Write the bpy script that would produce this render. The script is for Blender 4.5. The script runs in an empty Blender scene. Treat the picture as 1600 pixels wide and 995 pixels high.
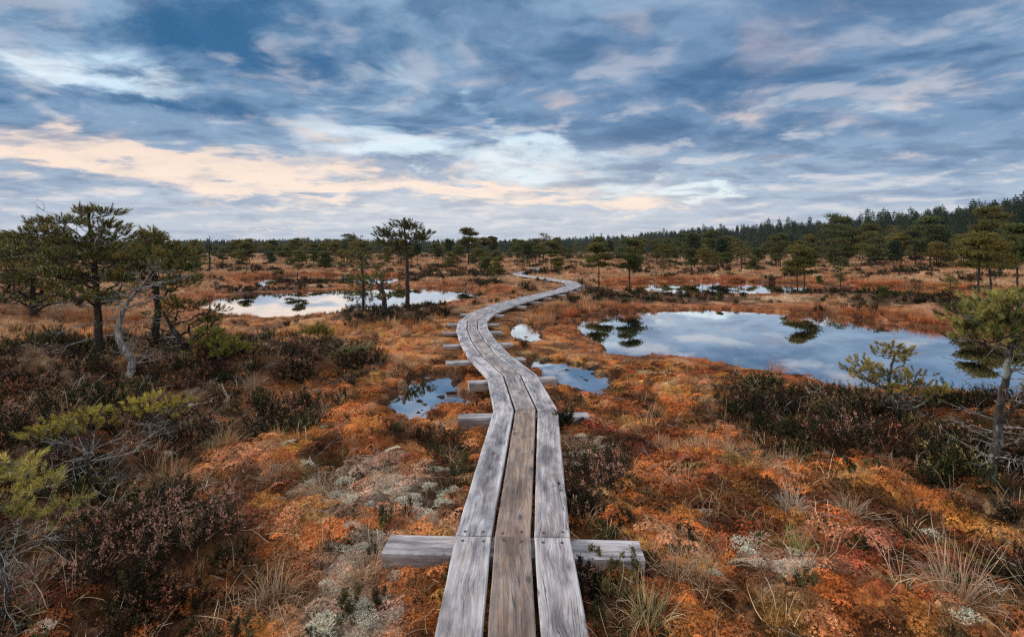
import bpy, math, random
import numpy as np
from mathutils import Vector

# ------------------------------------------------------------------ camera, sky, sun
sc = bpy.context.scene
COL = sc.collection
F = 820.0                       # focal length in photo pixels (1600 wide)
CAMZ = 1.81
HORIZ = 390.0
cam_d = bpy.data.cameras.new('camera')
cam = bpy.data.objects.new('camera', cam_d); COL.objects.link(cam)
cam_d.sensor_width = 36.0; cam_d.lens = F / 1600 * 36.0
cam_d.shift_y = -(497.5 - HORIZ) / 1600
cam_d.clip_start = 0.05; cam_d.clip_end = 6000
cam.location = (0, 0, CAMZ); cam.rotation_euler = (math.radians(90), 0, 0)
sc.camera = cam
sc.view_settings.view_transform = 'Standard'
sc.view_settings.look = 'None'
sc.view_settings.exposure = 0.30
sc.view_settings.gamma = 1.0
sc.render.film_transparent = False
sc.cycles.max_bounces = 6
sc.cycles.diffuse_bounces = 2
sc.cycles.glossy_bounces = 3
sc.cycles.transmission_bounces = 2
sc.cycles.volume_bounces = 0
sc.cycles.transparent_max_bounces = 6
sc.cycles.caustics_reflective = False
sc.cycles.caustics_refractive = False
sc.cycles.use_denoising = False
sc.cycles.sample_clamp_indirect = 3.0
sc.cycles.filter_width = 1.3

SUN_EL, SUN_AZ = math.radians(25), math.radians(-70)    # azimuth from +Y, negative = left; a soft sun behind thin cloud
sd = bpy.data.lights.new('sun', 'SUN'); sd.energy = 2.7; sd.angle = math.radians(9); sd.color = (1.0, 0.88, 0.74)
sun = bpy.data.objects.new('sun', sd); COL.objects.link(sun)
sdir = Vector((math.sin(SUN_AZ) * math.cos(SUN_EL), math.cos(SUN_AZ) * math.cos(SUN_EL), math.sin(SUN_EL)))
sun.rotation_euler = sdir.to_track_quat('Z', 'Y').to_euler()
sun.location = (-20, -5, 30)


def lin(r, g, b):
    f = lambda c: (c / 255 / 12.92) if c / 255 <= 0.04045 else ((c / 255 + 0.055) / 1.055) ** 2.4
    return (f(r), f(g), f(b), 1.0)


class NT:
    """small helper to write node trees as expressions"""
    def __init__(s, nt):
        s.nt = nt; s.n = nt.nodes; s.l = nt.links

    def new(s, t, **kw):
        n = s.n.new(t)
        for k, v in kw.items(): setattr(n, k, v)
        return n

    def put(s, sock, v):
        if isinstance(v, bpy.types.NodeSocket): s.l.new(v, sock)
        elif v is not None: sock.default_value = v

    def m(s, op, a, b=None, c=None, clamp=False):
        n = s.new('ShaderNodeMath', operation=op, use_clamp=clamp)
        s.put(n.inputs[0], a); s.put(n.inputs[1], b); s.put(n.inputs[2], c)
        return n.outputs[0]

    def v(s, op, a, b=None, out=0):
        n = s.new('ShaderNodeVectorMath', operation=op)
        s.put(n.inputs[0], a)
        if op == 'SCALE': s.put(n.inputs['Scale'], b)
        elif b is not None: s.put(n.inputs[1], b)
        return n.outputs[out]

    def xyz(s, x, y, z=0.0):
        n = s.new('ShaderNodeCombineXYZ'); s.put(n.inputs[0], x); s.put(n.inputs[1], y); s.put(n.inputs[2], z)
        return n.outputs[0]

    def sep(s, v):
        n = s.new('ShaderNodeSeparateXYZ'); s.put(n.inputs[0], v)
        return n.outputs

    def noise(s, vec, scale, detail=4, rough=0.55, dist=0.0, col=False):
        n = s.new('ShaderNodeTexNoise'); s.put(n.inputs['Vector'], vec)
        n.inputs['Scale'].default_value = scale; n.inputs['Detail'].default_value = detail
        n.inputs['Roughness'].default_value = rough; n.inputs['Distortion'].default_value = dist
        return n.outputs['Color' if col else 'Fac']

    def ss(s, x, a, b, o0=0.0, o1=1.0):
        n = s.new('ShaderNodeMapRange', interpolation_type='SMOOTHSTEP')
        s.put(n.inputs[0], x); n.inputs[1].default_value = a; n.inputs[2].default_value = b
        n.inputs[3].default_value = o0; n.inputs[4].default_value = o1
        return n.outputs[0]

    def mix(s, f, a, b, mode='MIX'):
        n = s.new('ShaderNodeMix', data_type='RGBA', blend_type=mode)
        s.put(n.inputs[0], f); s.put(n.inputs[6], a); s.put(n.inputs[7], b)
        return n.outputs[2]


def build_world():
    w = bpy.data.worlds.new('World'); sc.world = w; w.use_nodes = True
    t = NT(w.node_tree); t.n.clear()
    D = t.new('ShaderNodeTexCoord').outputs['Generated']
    x, y, z = t.sep(D)[0:3]
    az = t.m('ARCTAN2', x, y)
    el = t.m('DIVIDE', z, t.m('SQRT', t.m('ADD', t.m('MULTIPLY', x, x), t.m('MULTIPLY', y, y))))
    elp = t.m('MAXIMUM', el, 0.0)
    # cloud layer coordinates: perspective of a high flat layer
    k = t.m('DIVIDE', 1.0, t.m('ADD', t.m('MAXIMUM', z, 0.0), 0.13))
    P = t.xyz(t.m('MULTIPLY', x, k), t.m('MULTIPLY', t.m('MULTIPLY', y, k), 1.1), 0.0)
    wl = t.v('SCALE', t.v('SUBTRACT', t.noise(P, 0.9, 3, 0.5, 0.0, True), (0.5, 0.5, 0.5)), 0.55)
    P = t.v('ADD', P, wl)
    n1 = t.noise(P, 1.35, 7, 0.57, 0.0)
    n1s = t.noise(t.v('ADD', P, (-0.10, -0.16, 0.0)), 1.35, 4, 0.57, 0.0)      # the same cloud a step toward the light
    n2 = t.noise(t.v('ADD', P, (7.3, 2.1, 4.0)), 2.3, 6, 0.55, 0.0)
    n3 = t.noise(t.v('ADD', P, (1.3, 9.1, 2.0)), 0.7, 3, 0.5)
    n4 = t.noise(t.v('ADD', P, (3.3, 5.1, 7.0)), 6.5, 4, 0.6)
    relief = t.m('SUBTRACT', n1s, n1)
    warp = t.noise(P, 1.9, 5, 0.6, 0.0, True)
    wv = t.v('MULTIPLY', t.v('SUBTRACT', warp, (0.5, 0.5, 0.5)), (0.34, 0.15, 0.0))
    Q = t.v('ADD', t.xyz(az, el, 0.0), wv)

    def field(lst):
        tot = None
        for (px, py, sx, sy, amp) in lst:
            X = (px - 800) / F; Z = (HORIZ - py) / F; r = math.sqrt(1 + X * X)
            c = (math.atan(X), Z / r, 0)
            iv = (1 / max(sx / F / (r * r), 1e-3), 1 / max(sy / F / r, 1e-3), 0)
            d = t.v('MULTIPLY', t.v('SUBTRACT', Q, c), iv)
            e = t.m('POWER', 2.718, t.m('MULTIPLY', t.v('DOT_PRODUCT', d, d, out=1), -1.0))
            tot = t.m('MULTIPLY', e, amp) if tot is None else t.m('MULTIPLY_ADD', e, amp, tot)
        return tot
    clear = field([(30, 95, 70, 26, .9), (150, 118, 90, 24, .9), (250, 140, 80, 22, .7), (240, 110, 90, 22, .6), (330, 185, 110, 18, .3),
                   (590, 60, 60, 50, .35), (600, 105, 70, 35, .35), (560, 150, 90, 26, .4), (420, 178, 130, 18, .5), (520, 205, 180, 18, .45),
                   (740, 172, 26, 26, .8), (640, 240, 150, 16, .8), (830, 232, 60, 24, .9), (860, 265, 140, 22, .9), (700, 225, 160, 18, .5),
                   (960, 290, 110, 16, .8), (1085, 303, 60, 12, .9), (1130, 300, 50, 10, .5), (1270, 160, 40, 12, .45),
                   (30, 160, 60, 14, .3), (800, 60, 30, 60, .3), (30, 205, 40, 8, .3)])
    peach = field([(90, 232, 120, 28, .9), (240, 262, 200, 22, 1.0), (420, 285, 150, 20, 1.0), (560, 300, 160, 14, .8), (680, 292, 140, 14, .8),
                   (860, 305, 150, 15, .9), (970, 325, 90, 12, .8), (450, 361, 90, 3.5, .9), (420, 205, 130, 11, .8), (560, 262, 180, 10, .5),
                   (965, 45, 40, 34, .75), (1190, 60, 60, 80, .75), (1150, 170, 120, 16, .6), (1450, 150, 60, 20, .6), (1270, 60, 60, 40, .5),
                   (700, 135, 90, 12, .6), (870, 150, 30, 16, .7), (400, 120, 60, 12, .65), (220, 140, 80, 10, .5), (40, 80, 40, 12, .4),
                   (480, 325, 120, 5, .5), (1400, 250, 200, 8, .4), (1210, 325, 40, 6, .4), (1060, 355, 300, 5, .4), (330, 150, 60, 10, .4)])
    dark = field([(70, 25, 110, 30, .9), (330, 50, 170, 45, .9), (470, 95, 120, 30, .8), (140, 152, 150, 15, .8), (240, 178, 110, 12, .8),
                  (60, 205, 110, 18, .8), (150, 300, 250, 9, .6), (420, 312, 160, 5, .5), (620, 150, 120, 22, .7), (650, 60, 40, 50, .3),
                  (1000, 150, 120, 45, .8), (960, 205, 130, 18, .9), (1200, 210, 200, 22, .9), (1400, 210, 160, 20, .6),
                  (1100, 110, 100, 40, .6), (1560, 110, 90, 60, .9), (1540, 40, 120, 30, .6), (1350, 130, 100, 20, .6), (1080, 260, 140, 9, .7),
                  (1290, 280, 200, 8, .4), (620, 203, 60, 5, .7), (700, 246, 30, 4, .8), (1000, 310, 40, 4, .6), (740, 90, 60, 30, .6)])
    cl = t.ss(t.m('ADD', t.m('SUBTRACT', t.m('MULTIPLY', clear, 0.88), t.m('MULTIPLY', dark, 0.35)), t.m('MULTIPLY', t.m('SUBTRACT', 0.47, n1), 3.0)), 0.10, 1.15)
    pe = t.ss(t.m('ADD', t.m('MULTIPLY', peach, 0.95), t.m('ADD', t.m('MULTIPLY', t.m('SUBTRACT', n2, 0.51), 2.4), t.m('MULTIPLY', t.m('SUBTRACT', n4, 0.5), 0.7))), 0.10, 1.05)
    dk = t.ss(t.m('ADD', t.m('MULTIPLY', dark, 0.55), t.m('ADD', t.m('MULTIPLY', t.m('SUBTRACT', n1, 0.49), 3.4), t.m('ADD', t.m('MULTIPLY', t.m('SUBTRACT', n4, 0.5), 0.8), t.ss(el, 0.16, 0.45, 0, 0.34)))), -0.15, 1.0)
    sky = t.new('ShaderNodeTexSky', sky_type='NISHITA')
    sky.sun_disc = False; sky.sun_elevation = SUN_EL; sky.sun_rotation = SUN_AZ
    sky.dust_density = 1.0; sky.ozone_density = 1.5
    nish = t.v('SCALE', sky.outputs[0], 0.095)
    hi = t.ss(el, 0.05, 0.50)
    veil = t.mix(hi, lin(226, 238, 242), lin(140, 196, 226))
    clr = t.mix(0.75, nish, veil)
    clr = t.mix(t.ss(n2, 0.40, 0.66, 0, 0.5), clr, lin(226, 228, 230))
    # cloud body
    mid = t.mix(t.ss(n3, 0.35, 0.65), lin(136, 163, 190), lin(112, 140, 172))
    mid = t.mix(t.ss(el, 0.0, 0.20), lin(172, 184, 198), mid)
    dkc = t.mix(t.ss(az, -0.8, 0.1), lin(46, 96, 138), lin(70, 106, 144))
    dkc = t.mix(t.ss(el, 0.02, 0.22), lin(126, 146, 174), dkc)
    body = t.mix(dk, mid, dkc)
    lit = t.ss(t.m('ADD', relief, t.m('MULTIPLY', t.m('SUBTRACT', n4, 0.5), 0.10)), 0.015, 0.14, 0, 0.6)
    litc = t.mix(t.ss(el, 0.05, 0.45), lin(212, 208, 208), lin(160, 168, 186))
    body = t.mix(lit, body, litc)
    body = t.mix(t.ss(relief, -0.02, -0.12, 0, 0.40), body, t.v('SCALE', dkc, 0.85))
    pc = t.mix(t.ss(el, 0.10, 0.32), lin(238, 214, 194), lin(180, 172, 180))
    pc = t.mix(t.m('MULTIPLY', dk, 0.8), pc, body)
    body = t.mix(t.m('MULTIPLY', pe, 0.95), body, pc)
    col = t.mix(t.m('MULTIPLY', cl, t.m('SUBTRACT', 1.0, t.m('MULTIPLY', pe, 0.75))), body, clr)
    glow = t.m('MULTIPLY', t.ss(t.m('ABSOLUTE', t.m('ADD', az, 0.10)), 0.9, 0.0), t.m('MULTIPLY', t.ss(el, 0.0, 0.05), t.ss(el, 0.26, 0.06)))
    col = t.mix(t.m('MULTIPLY', glow, 0.30), col, lin(238, 230, 222))
    col = t.mix(t.ss(el, 0.10, -0.01, 0, 0.6), col, lin(178, 184, 196))
    # bright thin overcast overhead and behind the viewer
    back = t.m('MAXIMUM', t.ss(el, 0.60, 1.6), t.ss(t.m('MULTIPLY', y, -1.0), 0.0, 0.7))
    col = t.mix(back, col, t.mix(n1, lin(245, 235, 228), lin(225, 232, 245)))
    gain = t.m('MULTIPLY_ADD', back, 0.15, 1.0)
    bg = t.new('ShaderNodeBackground'); t.put(bg.inputs[0], t.v('SCALE', col, gain)); bg.inputs[1].default_value = 1.0
    out = t.new('ShaderNodeOutputWorld'); t.l.new(bg.outputs[0], out.inputs[0])
    w.cycles.sampling_method = 'MANUAL'; w.cycles.sample_map_resolution = 512


build_world()

# ------------------------------------------------------------------ numpy noise
def _hash(ix, iy, seed):
    h = (ix.astype(np.int64) * 374761393 + iy.astype(np.int64) * 668265263 + seed * 1442695041) & 0xFFFFFFFF
    h = ((h ^ (h >> 13)) * 1274126177) & 0xFFFFFFFF
    h = h ^ (h >> 16)
    return h


def perlin(x, y, seed=0):
    x = np.asarray(x, float); y = np.asarray(y, float)
    x0 = np.floor(x); y0 = np.floor(y); fx = x - x0; fy = y - y0
    u = fx * fx * fx * (fx * (fx * 6 - 15) + 10); v = fy * fy * fy * (fy * (fy * 6 - 15) + 10)
    def g(dx, dy):
        a = _hash(x0 + dx, y0 + dy, seed) * (2 * math.pi / 4294967296.0)
        return np.cos(a) * (fx - dx) + np.sin(a) * (fy - dy)
    a = g(0, 0); b = g(1, 0); c = g(0, 1); d = g(1, 1)
    return ((a + (b - a) * u) * (1 - v) + (c + (d - c) * u) * v) * 1.5


def fbm(x, y, seed=0, o=3, gain=0.5):
    s = 0; a = 1.0; f = 1.0; n = 0
    for i in range(o):
        s = s + perlin(x * f + i * 17.3, y * f - i * 9.1, seed + i) * a
        n += a; a *= gain; f *= 2.03
    return s / n


def sstep(x, a, b):
    t = np.clip((x - a) / (b - a), 0, 1)
    return t * t * (3 - 2 * t)


# ------------------------------------------------------------------ layout from the photograph: a pixel turned into a point of the ground
def G(px, py, z=0.0):
    d = F * (CAMZ - z) / (py - HORIZ)
    return ((px - 800) / F * d, d)


DECK = 0.24
WATER = -0.07
PATH_PX = [(798, 1180), (801, 838), (821.5, 639.5), (800, 586), (765, 556), (747, 532.6), (738, 514), (738, 502), (755, 488), (793, 474.5),
           (838, 462.5), (879, 453), (898, 446.5), (891, 440.5), (868, 436.6), (845, 433.2), (818, 430.4), (808, 428.2), (812, 426), (829, 423.8),
           (843, 421.6), (838, 419.6), (826, 418.3)]
PATH = np.array([G(px, py, DECK) for px, py in PATH_PX])
PATH = np.vstack([[PATH[0][0] + 0.0, -1.6], PATH])


def poly(pts, z=WATER):
    return np.array([G(a, b, z) for a, b in pts])


POND_RIGHT = poly([(888, 508), (908, 496), (955, 488), (1030, 486), (1110, 484), (1190, 486), (1260, 491), (1340, 500), (1420, 509), (1500, 518), (1620, 529), (1800, 548),
                   (1900, 600), (1750, 660), (1640, 632), (1560, 624), (1480, 612), (1420, 606), (1340, 606), (1280, 606), (1225, 592), (1160, 576), (1100, 566), (1045, 556), (1000, 562), (962, 556),
                   (940, 538), (905, 524)])
POND_LEFT = poly([(298, 478), (335, 466), (400, 460), (470, 456), (540, 453), (620, 450), (700, 451), (775, 455), (752, 466), (700, 473), (650, 480), (600, 484),
                  (560, 488), (520, 492), (470, 497), (420, 498), (370, 495), (335, 489)])
POND_LEFT_FAR = poly([(370, 440), (410, 433), (470, 431), (540, 430), (610, 431), (650, 434), (610, 443.5), (565, 446), (530, 444), (500, 439), (470, 437), (445, 442), (410, 448.5)])
POND_RIGHT_FAR = poly([(970, 445), (1010, 440), (1090, 439), (1180, 440.5), (1250, 443.5), (1290, 448), (1260, 457), (1180, 461), (1100, 462), (1050, 460), (1000, 455)])
POND_EAST = poly([(1320, 446), (1400, 447), (1475, 451), (1515, 458), (1500, 469), (1430, 467), (1370, 462), (1325, 456)])
PUDDLE_A = poly([(600, 640), (628, 608), (655, 584), (700, 582), (712, 600), (712, 616), (735, 622), (732, 642), (695, 636), (676, 646), (652, 664), (622, 656)], -0.07)
PUDDLE_B = poly([(826, 560), (862, 564), (906, 570), (946, 586), (962, 604), (934, 624), (895, 618), (862, 602), (838, 584)], -0.07)
PUDDLE_C = poly([(796, 510), (815, 503), (834, 508), (846, 518), (850, 532), (830, 538), (806, 532), (798, 520)], -0.07)
PONDS = [(POND_RIGHT, 1.0, WATER), (POND_LEFT, 1.0, WATER), (POND_LEFT_FAR, 1.0, WATER), (POND_RIGHT_FAR, 1.0, WATER), (POND_EAST, 1.0, WATER)]
PUDDLES = [(PUDDLE_A, 0.5, -0.07), (PUDDLE_B, 0.5, -0.07), (PUDDLE_C, 0.5, -0.07)]


def seg_dist(x, y, a, b):
    dx, dy = b[0] - a[0], b[1] - a[1]
    t = np.clip(((x - a[0]) * dx + (y - a[1]) * dy) / (dx * dx + dy * dy + 1e-12), 0, 1)
    return np.hypot(x - a[0] - t * dx, y - a[1] - t * dy)


def sdist(x, y, P, reach=6.0):
    """signed distance to a closed outline, negative inside; far points get a large value"""
    out = np.full(x.shape, 99.0)
    lo = P.min(0) - reach; hi = P.max(0) + reach
    m = (x > lo[0]) & (x < hi[0]) & (y > lo[1]) & (y < hi[1])
    if not m.any(): return out
    X = x[m]; Y = y[m]
    d = np.full(X.shape, 1e9); ins = np.zeros(X.shape, bool)
    n = len(P)
    for i in range(n):
        a = P[i]; b = P[(i + 1) % n]
        d = np.minimum(d, seg_dist(X, Y, a, b))
        c = ((a[1] > Y) != (b[1] > Y))
        xi = (b[0] - a[0]) * (Y - a[1]) / (b[1] - a[1] + 1e-12) + a[0]
        ins ^= c & (X < xi)
    out[m] = np.where(ins, -d, d)
    return out


def path_dist(x, y):
    d = np.full(x.shape, 1e9)
    for i in range(len(PATH) - 1):
        d = np.minimum(d, seg_dist(x, y, PATH[i], PATH[i + 1]))
    return d


def pond_field(x, y):
    """distance to the nearest shore (negative on water) and which kind"""
    r = np.hypot(x, y)
    wob = fbm(x / 0.9, y / 0.9, 31, 3) * (0.28 + 0.010 * r) + fbm(x / 0.22, y / 0.22, 33, 2) * 0.10
    big = np.full(x.shape, 99.0)
    for P, s, z in PONDS: big = np.minimum(big, sdist(x, y, P))
    small = np.full(x.shape, 99.0)
    for P, s, z in PUDDLES: small = np.minimum(small, sdist(x, y, P, 2.0))
    return big + wob, small + fbm(x / 0.3, y / 0.3, 35, 3) * 0.30 - 0.06


MOUNDS = [(*G(60, 590), 1.5, 0.22), (*G(200, 575), 1.3, 0.16), (*G(330, 570), 1.1, 0.10), (*G(1560, 700), 0.9, 0.16), (*G(1420, 660), 0.9, 0.12),
          (*G(120, 700), 0.9, 0.12), (*G(-60, 800), 0.9, 0.22), (*G(640, 490), 1.6, 0.12), (*G(545, 492), 1.8, 0.10), (*G(505, 545), 0.5, 0.16),
          (*G(1180, 640), 0.6, 0.10), (*G(440, 560), 1.0, 0.10), (*G(1300, 760), 0.7, 0.10), (*G(260, 860), 0.5, 0.10), (*G(60, 950), 0.8, 0.15),
          (*G(1000, 470), 2.0, 0.06), (*G(930, 476), 1.5, 0.10), (*G(465, 441), 2.2, 0.18), (*G(1250, 462), 3.0, 0.05), (*G(1400, 480), 3.0, 0.16)]


def height(x, y, full=False):
    x = np.asarray(x, float); y = np.asarray(y, float)
    shp = x.shape; x = x.ravel(); y = y.ravel()
    r = np.hypot(x, y)
    z = 0.045 + fbm(x / 3.4, y / 3.4, 1, 3) * 0.13
    hum = fbm(x / 1.05, y / 1.05, 5, 3)
    z = z + np.maximum(hum, -0.25) * 0.26
    b = 1 - np.abs(fbm(x / 0.34, y / 0.34, 9, 2)) * 2.2
    z = z + b * 0.030 * sstep(r, 26, 8)
    near = r < 9
    fine = np.zeros_like(z)
    if near.any():
        xn, yn = x[near], y[near]
        f1 = 1 - np.abs(perlin(xn / 0.11, yn / 0.11, 13)) * 2.4
        f2 = 1 - np.abs(perlin(xn / 0.045, yn / 0.045, 15)) * 2.4
        fine[near] = (f1 * 0.026 + f2 * 0.009) * sstep(r[near], 9, 5)
    z = z + fine
    z = z + fbm(x / 16, y / 16, 21, 2) * 0.28 * sstep(r, 22, 60)
    for mx, my, s, a in MOUNDS:
        z = z + a * np.exp(-((x - mx) ** 2 + (y - my) ** 2) / (s * s))
    pd = path_dist(x, y)
    w = sstep(pd, 0.72, 1.7)
    z = z * w + (0.082 + 0.022 * sstep(y, 6, 10) + fine * 0.8 + hum * 0.04) * (1 - w)
    big, small = pond_field(x, y)
    rim = np.clip(1 - big / (2.2 + 0.16 * np.maximum(r - 14, 0)), 0, 1); rim = rim * rim * (3 - 2 * rim); rim = np.sqrt(rim)
    z = z * (1 - rim * 0.85) - 0.015 * rim
    t = sstep(big, 0.10, -0.30)
    z = z * (1 - t) - 0.65 * t
    rim2 = sstep(small, 0.6, 0.1)
    z = z * (1 - rim2 * 0.8)
    t2 = sstep(small, 0.07, -0.12)
    z = z * (1 - t2) + (-0.118 + fbm(x / 0.30, y / 0.22, 41, 4) * 0.15) * t2
    z = np.where((big > 0.5) & (small > 0.25), np.maximum(z, -0.03), z)
    if full:
        return z.reshape(shp), big.reshape(shp), small.reshape(shp), pd.reshape(shp), hum.reshape(shp)
    return z.reshape(shp)


def hz(x, y):
    return float(height(np.array([x]), np.array([y]))[0])


def on_ground(px, py):
    z = 0.05
    for _ in range(6):
        x, y = G(px, py, z); z = 0.5 * z + 0.5 * hz(x, y)
    return x, y, hz(x, y)


# vegetation zones, outlined on the ground
def zone(pts): return np.array([G(a, b) for a, b in pts])
HEATH = [zone([(-900, 568), (60, 560), (170, 552), (330, 556), (470, 545), (600, 572), (560, 600), (440, 598), (330, 610), (360, 640), (500, 668), (470, 700), (330, 712), (230, 742), (215, 800),
               (330, 812), (420, 850), (400, 905), (330, 950), (300, 1100), (-900, 1100)]),
         zone([(1110, 622), (1170, 612), (1230, 616), (1330, 618), (1420, 616), (1500, 628), (2400, 640), (2400, 900), (1560, 870), (1470, 800), (1400, 742), (1290, 760), (1210, 735), (1190, 690), (1120, 660)]),
         zone([(1520, 860), (2300, 880), (2300, 1100), (1580, 1100)]),
         zone([(862, 690), (900, 690), (985, 720), (1005, 775), (960, 800), (885, 800)]),
         zone([(905, 880), (985, 905), (990, 1050), (930, 1060)]),
         zone([(520, 500), (545, 482), (640, 476), (720, 480), (708, 500), (640, 510), (560, 514)]),
         zone([(905, 470), (920, 456), (1000, 456), (1080, 462), (1180, 468), (1120, 474), (1000, 474), (930, 478)]),
         zone([(1330, 470), (1420, 466), (1560, 474), (1700, 500), (1560, 500), (1440, 486), (1350, 484)]),
         zone([(1210, 452), (1330, 452), (1340, 460), (1270, 462), (1210, 460)]),
         zone([(420, 441), (500, 439.5), (530, 443), (480, 446), (425, 446)]),
         zone([(640, 432), (800, 430), (800, 437), (700, 438), (650, 437)]),
         zone([(600, 690), (640, 700), (720, 700), (735, 760), (700, 790), (690, 740)])]
PALE = [zone([(470, 765), (560, 735), (680, 745), (712, 790), (700, 838), (610, 845), (640, 950), (660, 1100), (420, 1100), (470, 960), (500, 880), (540, 840), (480, 800)]),
        zone([(1180, 900), (1250, 905), (1270, 940), (1200, 950)]), zone([(880, 700), (960, 712), (970, 740), (885, 735)])]


def zones(x, y):
    shp = x.shape; x = x.ravel(); y = y.ravel(); r = np.hypot(x, y)
    hd = np.full(x.shape, 99.0)
    for Z in HEATH: hd = np.minimum(hd, sdist(x, y, Z, 3.0))
    ld = np.full(x.shape, 99.0)
    for Z in PALE: ld = np.minimum(ld, sdist(x, y, Z, 2.0))
    n = fbm(x / 0.8, y / 0.8, 51, 3)
    he = sstep(hd + n * (0.5 + 0.02 * r), 0.25, -0.25)
    # scattered dark patches on the farther bog
    he = np.maximum(he, sstep(fbm(x / 4.5, y / 2.6, 57, 3), 0.10, 0.26) * sstep(r, 13, 22) * 0.95)
    li = sstep(ld + fbm(x / 0.4, y / 0.4, 53, 3) * 0.5, 0.1, -0.18)
    return he.reshape(shp), li.reshape(shp)


C = lambda *a: np.array(a, float)
ORANGE, RUST, STRAW, RED = C(.62, .225, .058), C(.31, .092, .031), C(.68, .475, .28), C(.25, .030, .018)
OLIVE, PINK, LICH, PEAT, OCHRE, BROWN = C(.17, .14, .035), C(.64, .39, .27), C(.60, .56, .46), C(.028, .019, .013), C(.62, .33, .075), C(.11, .052, .024)


def lerp(a, b, t): return a + (b - a) * t[..., None]


def moss_color(x, y, big=None, small=None, he=None, li=None, hum=None, grass=False):
    r = np.hypot(x, y)
    a = fbm(x / 0.9, y / 0.9, 61, 4); b = fbm(x / 0.55, y / 0.55, 71, 4); c = fbm(x / 2.2, y / 2.2, 81, 3); d = fbm(x / 0.25, y / 0.25, 91, 3)
    col = np.broadcast_to(ORANGE, x.shape + (3,)).copy()
    col = lerp(col, RUST, sstep(a, -0.10, 0.22) * 0.85)
    col = lerp(col, OCHRE, sstep(b, 0.05, 0.30) * 0.7)
    redz = sstep(c + d * 0.3, 0.10, 0.30)
    redz = np.maximum(redz, np.exp(-(((x - 1.95) / .55) ** 2 + ((y - 2.9) / .5) ** 2)) * sstep(d + b, -0.6, -0.1))
    col = lerp(col, RED, redz * sstep(r, 9, 4) * 0.9)
    col = lerp(col, OLIVE, sstep(-b + 0.3 * d, 0.16, 0.34) * 0.7)
    col = lerp(col, PINK, sstep(-a + 0.5 * d, 0.16, 0.42) * 0.42)
    far = sstep(r, 9, 20)
    bands = fbm(x / 7.0, y / 3.2, 95, 4)
    fcol = lerp(np.broadcast_to(RUST * 0.75 + STRAW * 0.22, col.shape), STRAW * 0.82, sstep(bands, -0.05, 0.25))
    fcol = lerp(fcol, PINK * .8, sstep(fbm(x / 5.0, y / 4.0, 97, 3), 0.05, 0.3) * 0.5)
    col = lerp(col, fcol, far * 0.85)
    if big is not None:
        rimr = np.where(r > 16, 1.8, 0.9)
        col = lerp(col, RUST * 1.15 + ORANGE * 0.12, sstep(big / rimr, 1.2, 0.3) * 0.8)
        col = lerp(col, PEAT, sstep(big, 0.12, -0.05))
        col = lerp(col, PEAT, sstep(small, 0.06, -0.04))
    if li is not None: col = lerp(col, lerp(np.broadcast_to(LICH * .9, col.shape), PINK * 1.05, sstep(a + d, -.1, .35)), li * (0.6 + 0.4 * sstep(b + d, -.25, .15)))
    if he is not None and not grass: col = lerp(col, lerp(np.broadcast_to(BROWN * .55, col.shape), PEAT, sstep(d, -.1, .2)), he * 0.85)
    e = fbm(x / 0.42, y / 0.42, 99, 4)
    col = lerp(col, BROWN * 0.65, sstep(e, .0, .22) * .8 * sstep(r, 30, 12))
    col = lerp(col, STRAW, sstep(-e, .16, .36) * .32)
    if hum is not None: col = lerp(col, BROWN, sstep(-hum, 0.06, 0.34) * 0.75)
    return col


# ------------------------------------------------------------------ mesh helpers
def mesh_np(name, V, tris=None, quads=None, attrs=None, smooth=False):
    V = np.ascontiguousarray(V, np.float32)
    me = bpy.data.meshes.new(name)
    nt = 0 if tris is None else len(tris); nq = 0 if quads is None else len(quads)
    me.vertices.add(len(V)); me.vertices.foreach_set('co', V.ravel())
    loops = []
    if nt: loops.append(np.asarray(tris, np.int32).ravel())
    if nq: loops.append(np.asarray(quads, np.int32).ravel())
    if loops:
        L = np.concatenate(loops); me.loops.add(len(L)); me.loops.foreach_set('vertex_index', L)
        me.polygons.add(nt + nq)
        st = np.concatenate([np.arange(nt) * 3, nt * 3 + np.arange(nq) * 4]).astype(np.int32)
        me.polygons.foreach_set('loop_start', st)
        if smooth: me.polygons.foreach_set('use_smooth', np.ones(nt + nq, bool))
    for k, (ty, arr) in (attrs or {}).items():
        at = me.attributes.new(k, ty, 'POINT')
        key = {'FLOAT': 'value', 'INT': 'value', 'FLOAT_VECTOR': 'vector', 'FLOAT_COLOR': 'color'}[ty]
        at.data.foreach_set(key, np.ascontiguousarray(arr, np.int32 if ty == 'INT' else np.float32).ravel())
    me.update(calc_edges=True); me.validate()
    return me


def rgba(c): return np.concatenate([c, np.ones(c.shape[:-1] + (1,))], -1)


def obj(name, me, mat=None, parent=None, loc=None, link=True):
    o = bpy.data.objects.new(name, me)
    if link: COL.objects.link(o)
    if mat is not None:
        for m_ in (mat if isinstance(mat, list) else [mat]): me.materials.append(m_)
    if parent is not None: o.parent = parent
    if loc is not None: o.location = loc
    return o


def tag(o, label=None, cat=None, group=None, kind=None):
    if label: o['label'] = label
    if cat: o['category'] = cat
    if group: o['group'] = group
    if kind: o['kind'] = kind
    return o


def empty(name, loc, rz=0.0):
    e = bpy.data.objects.new(name, None); COL.objects.link(e)
    e.location = loc; e.rotation_euler = (0, 0, rz); e.empty_display_size = 0.2
    return e


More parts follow.
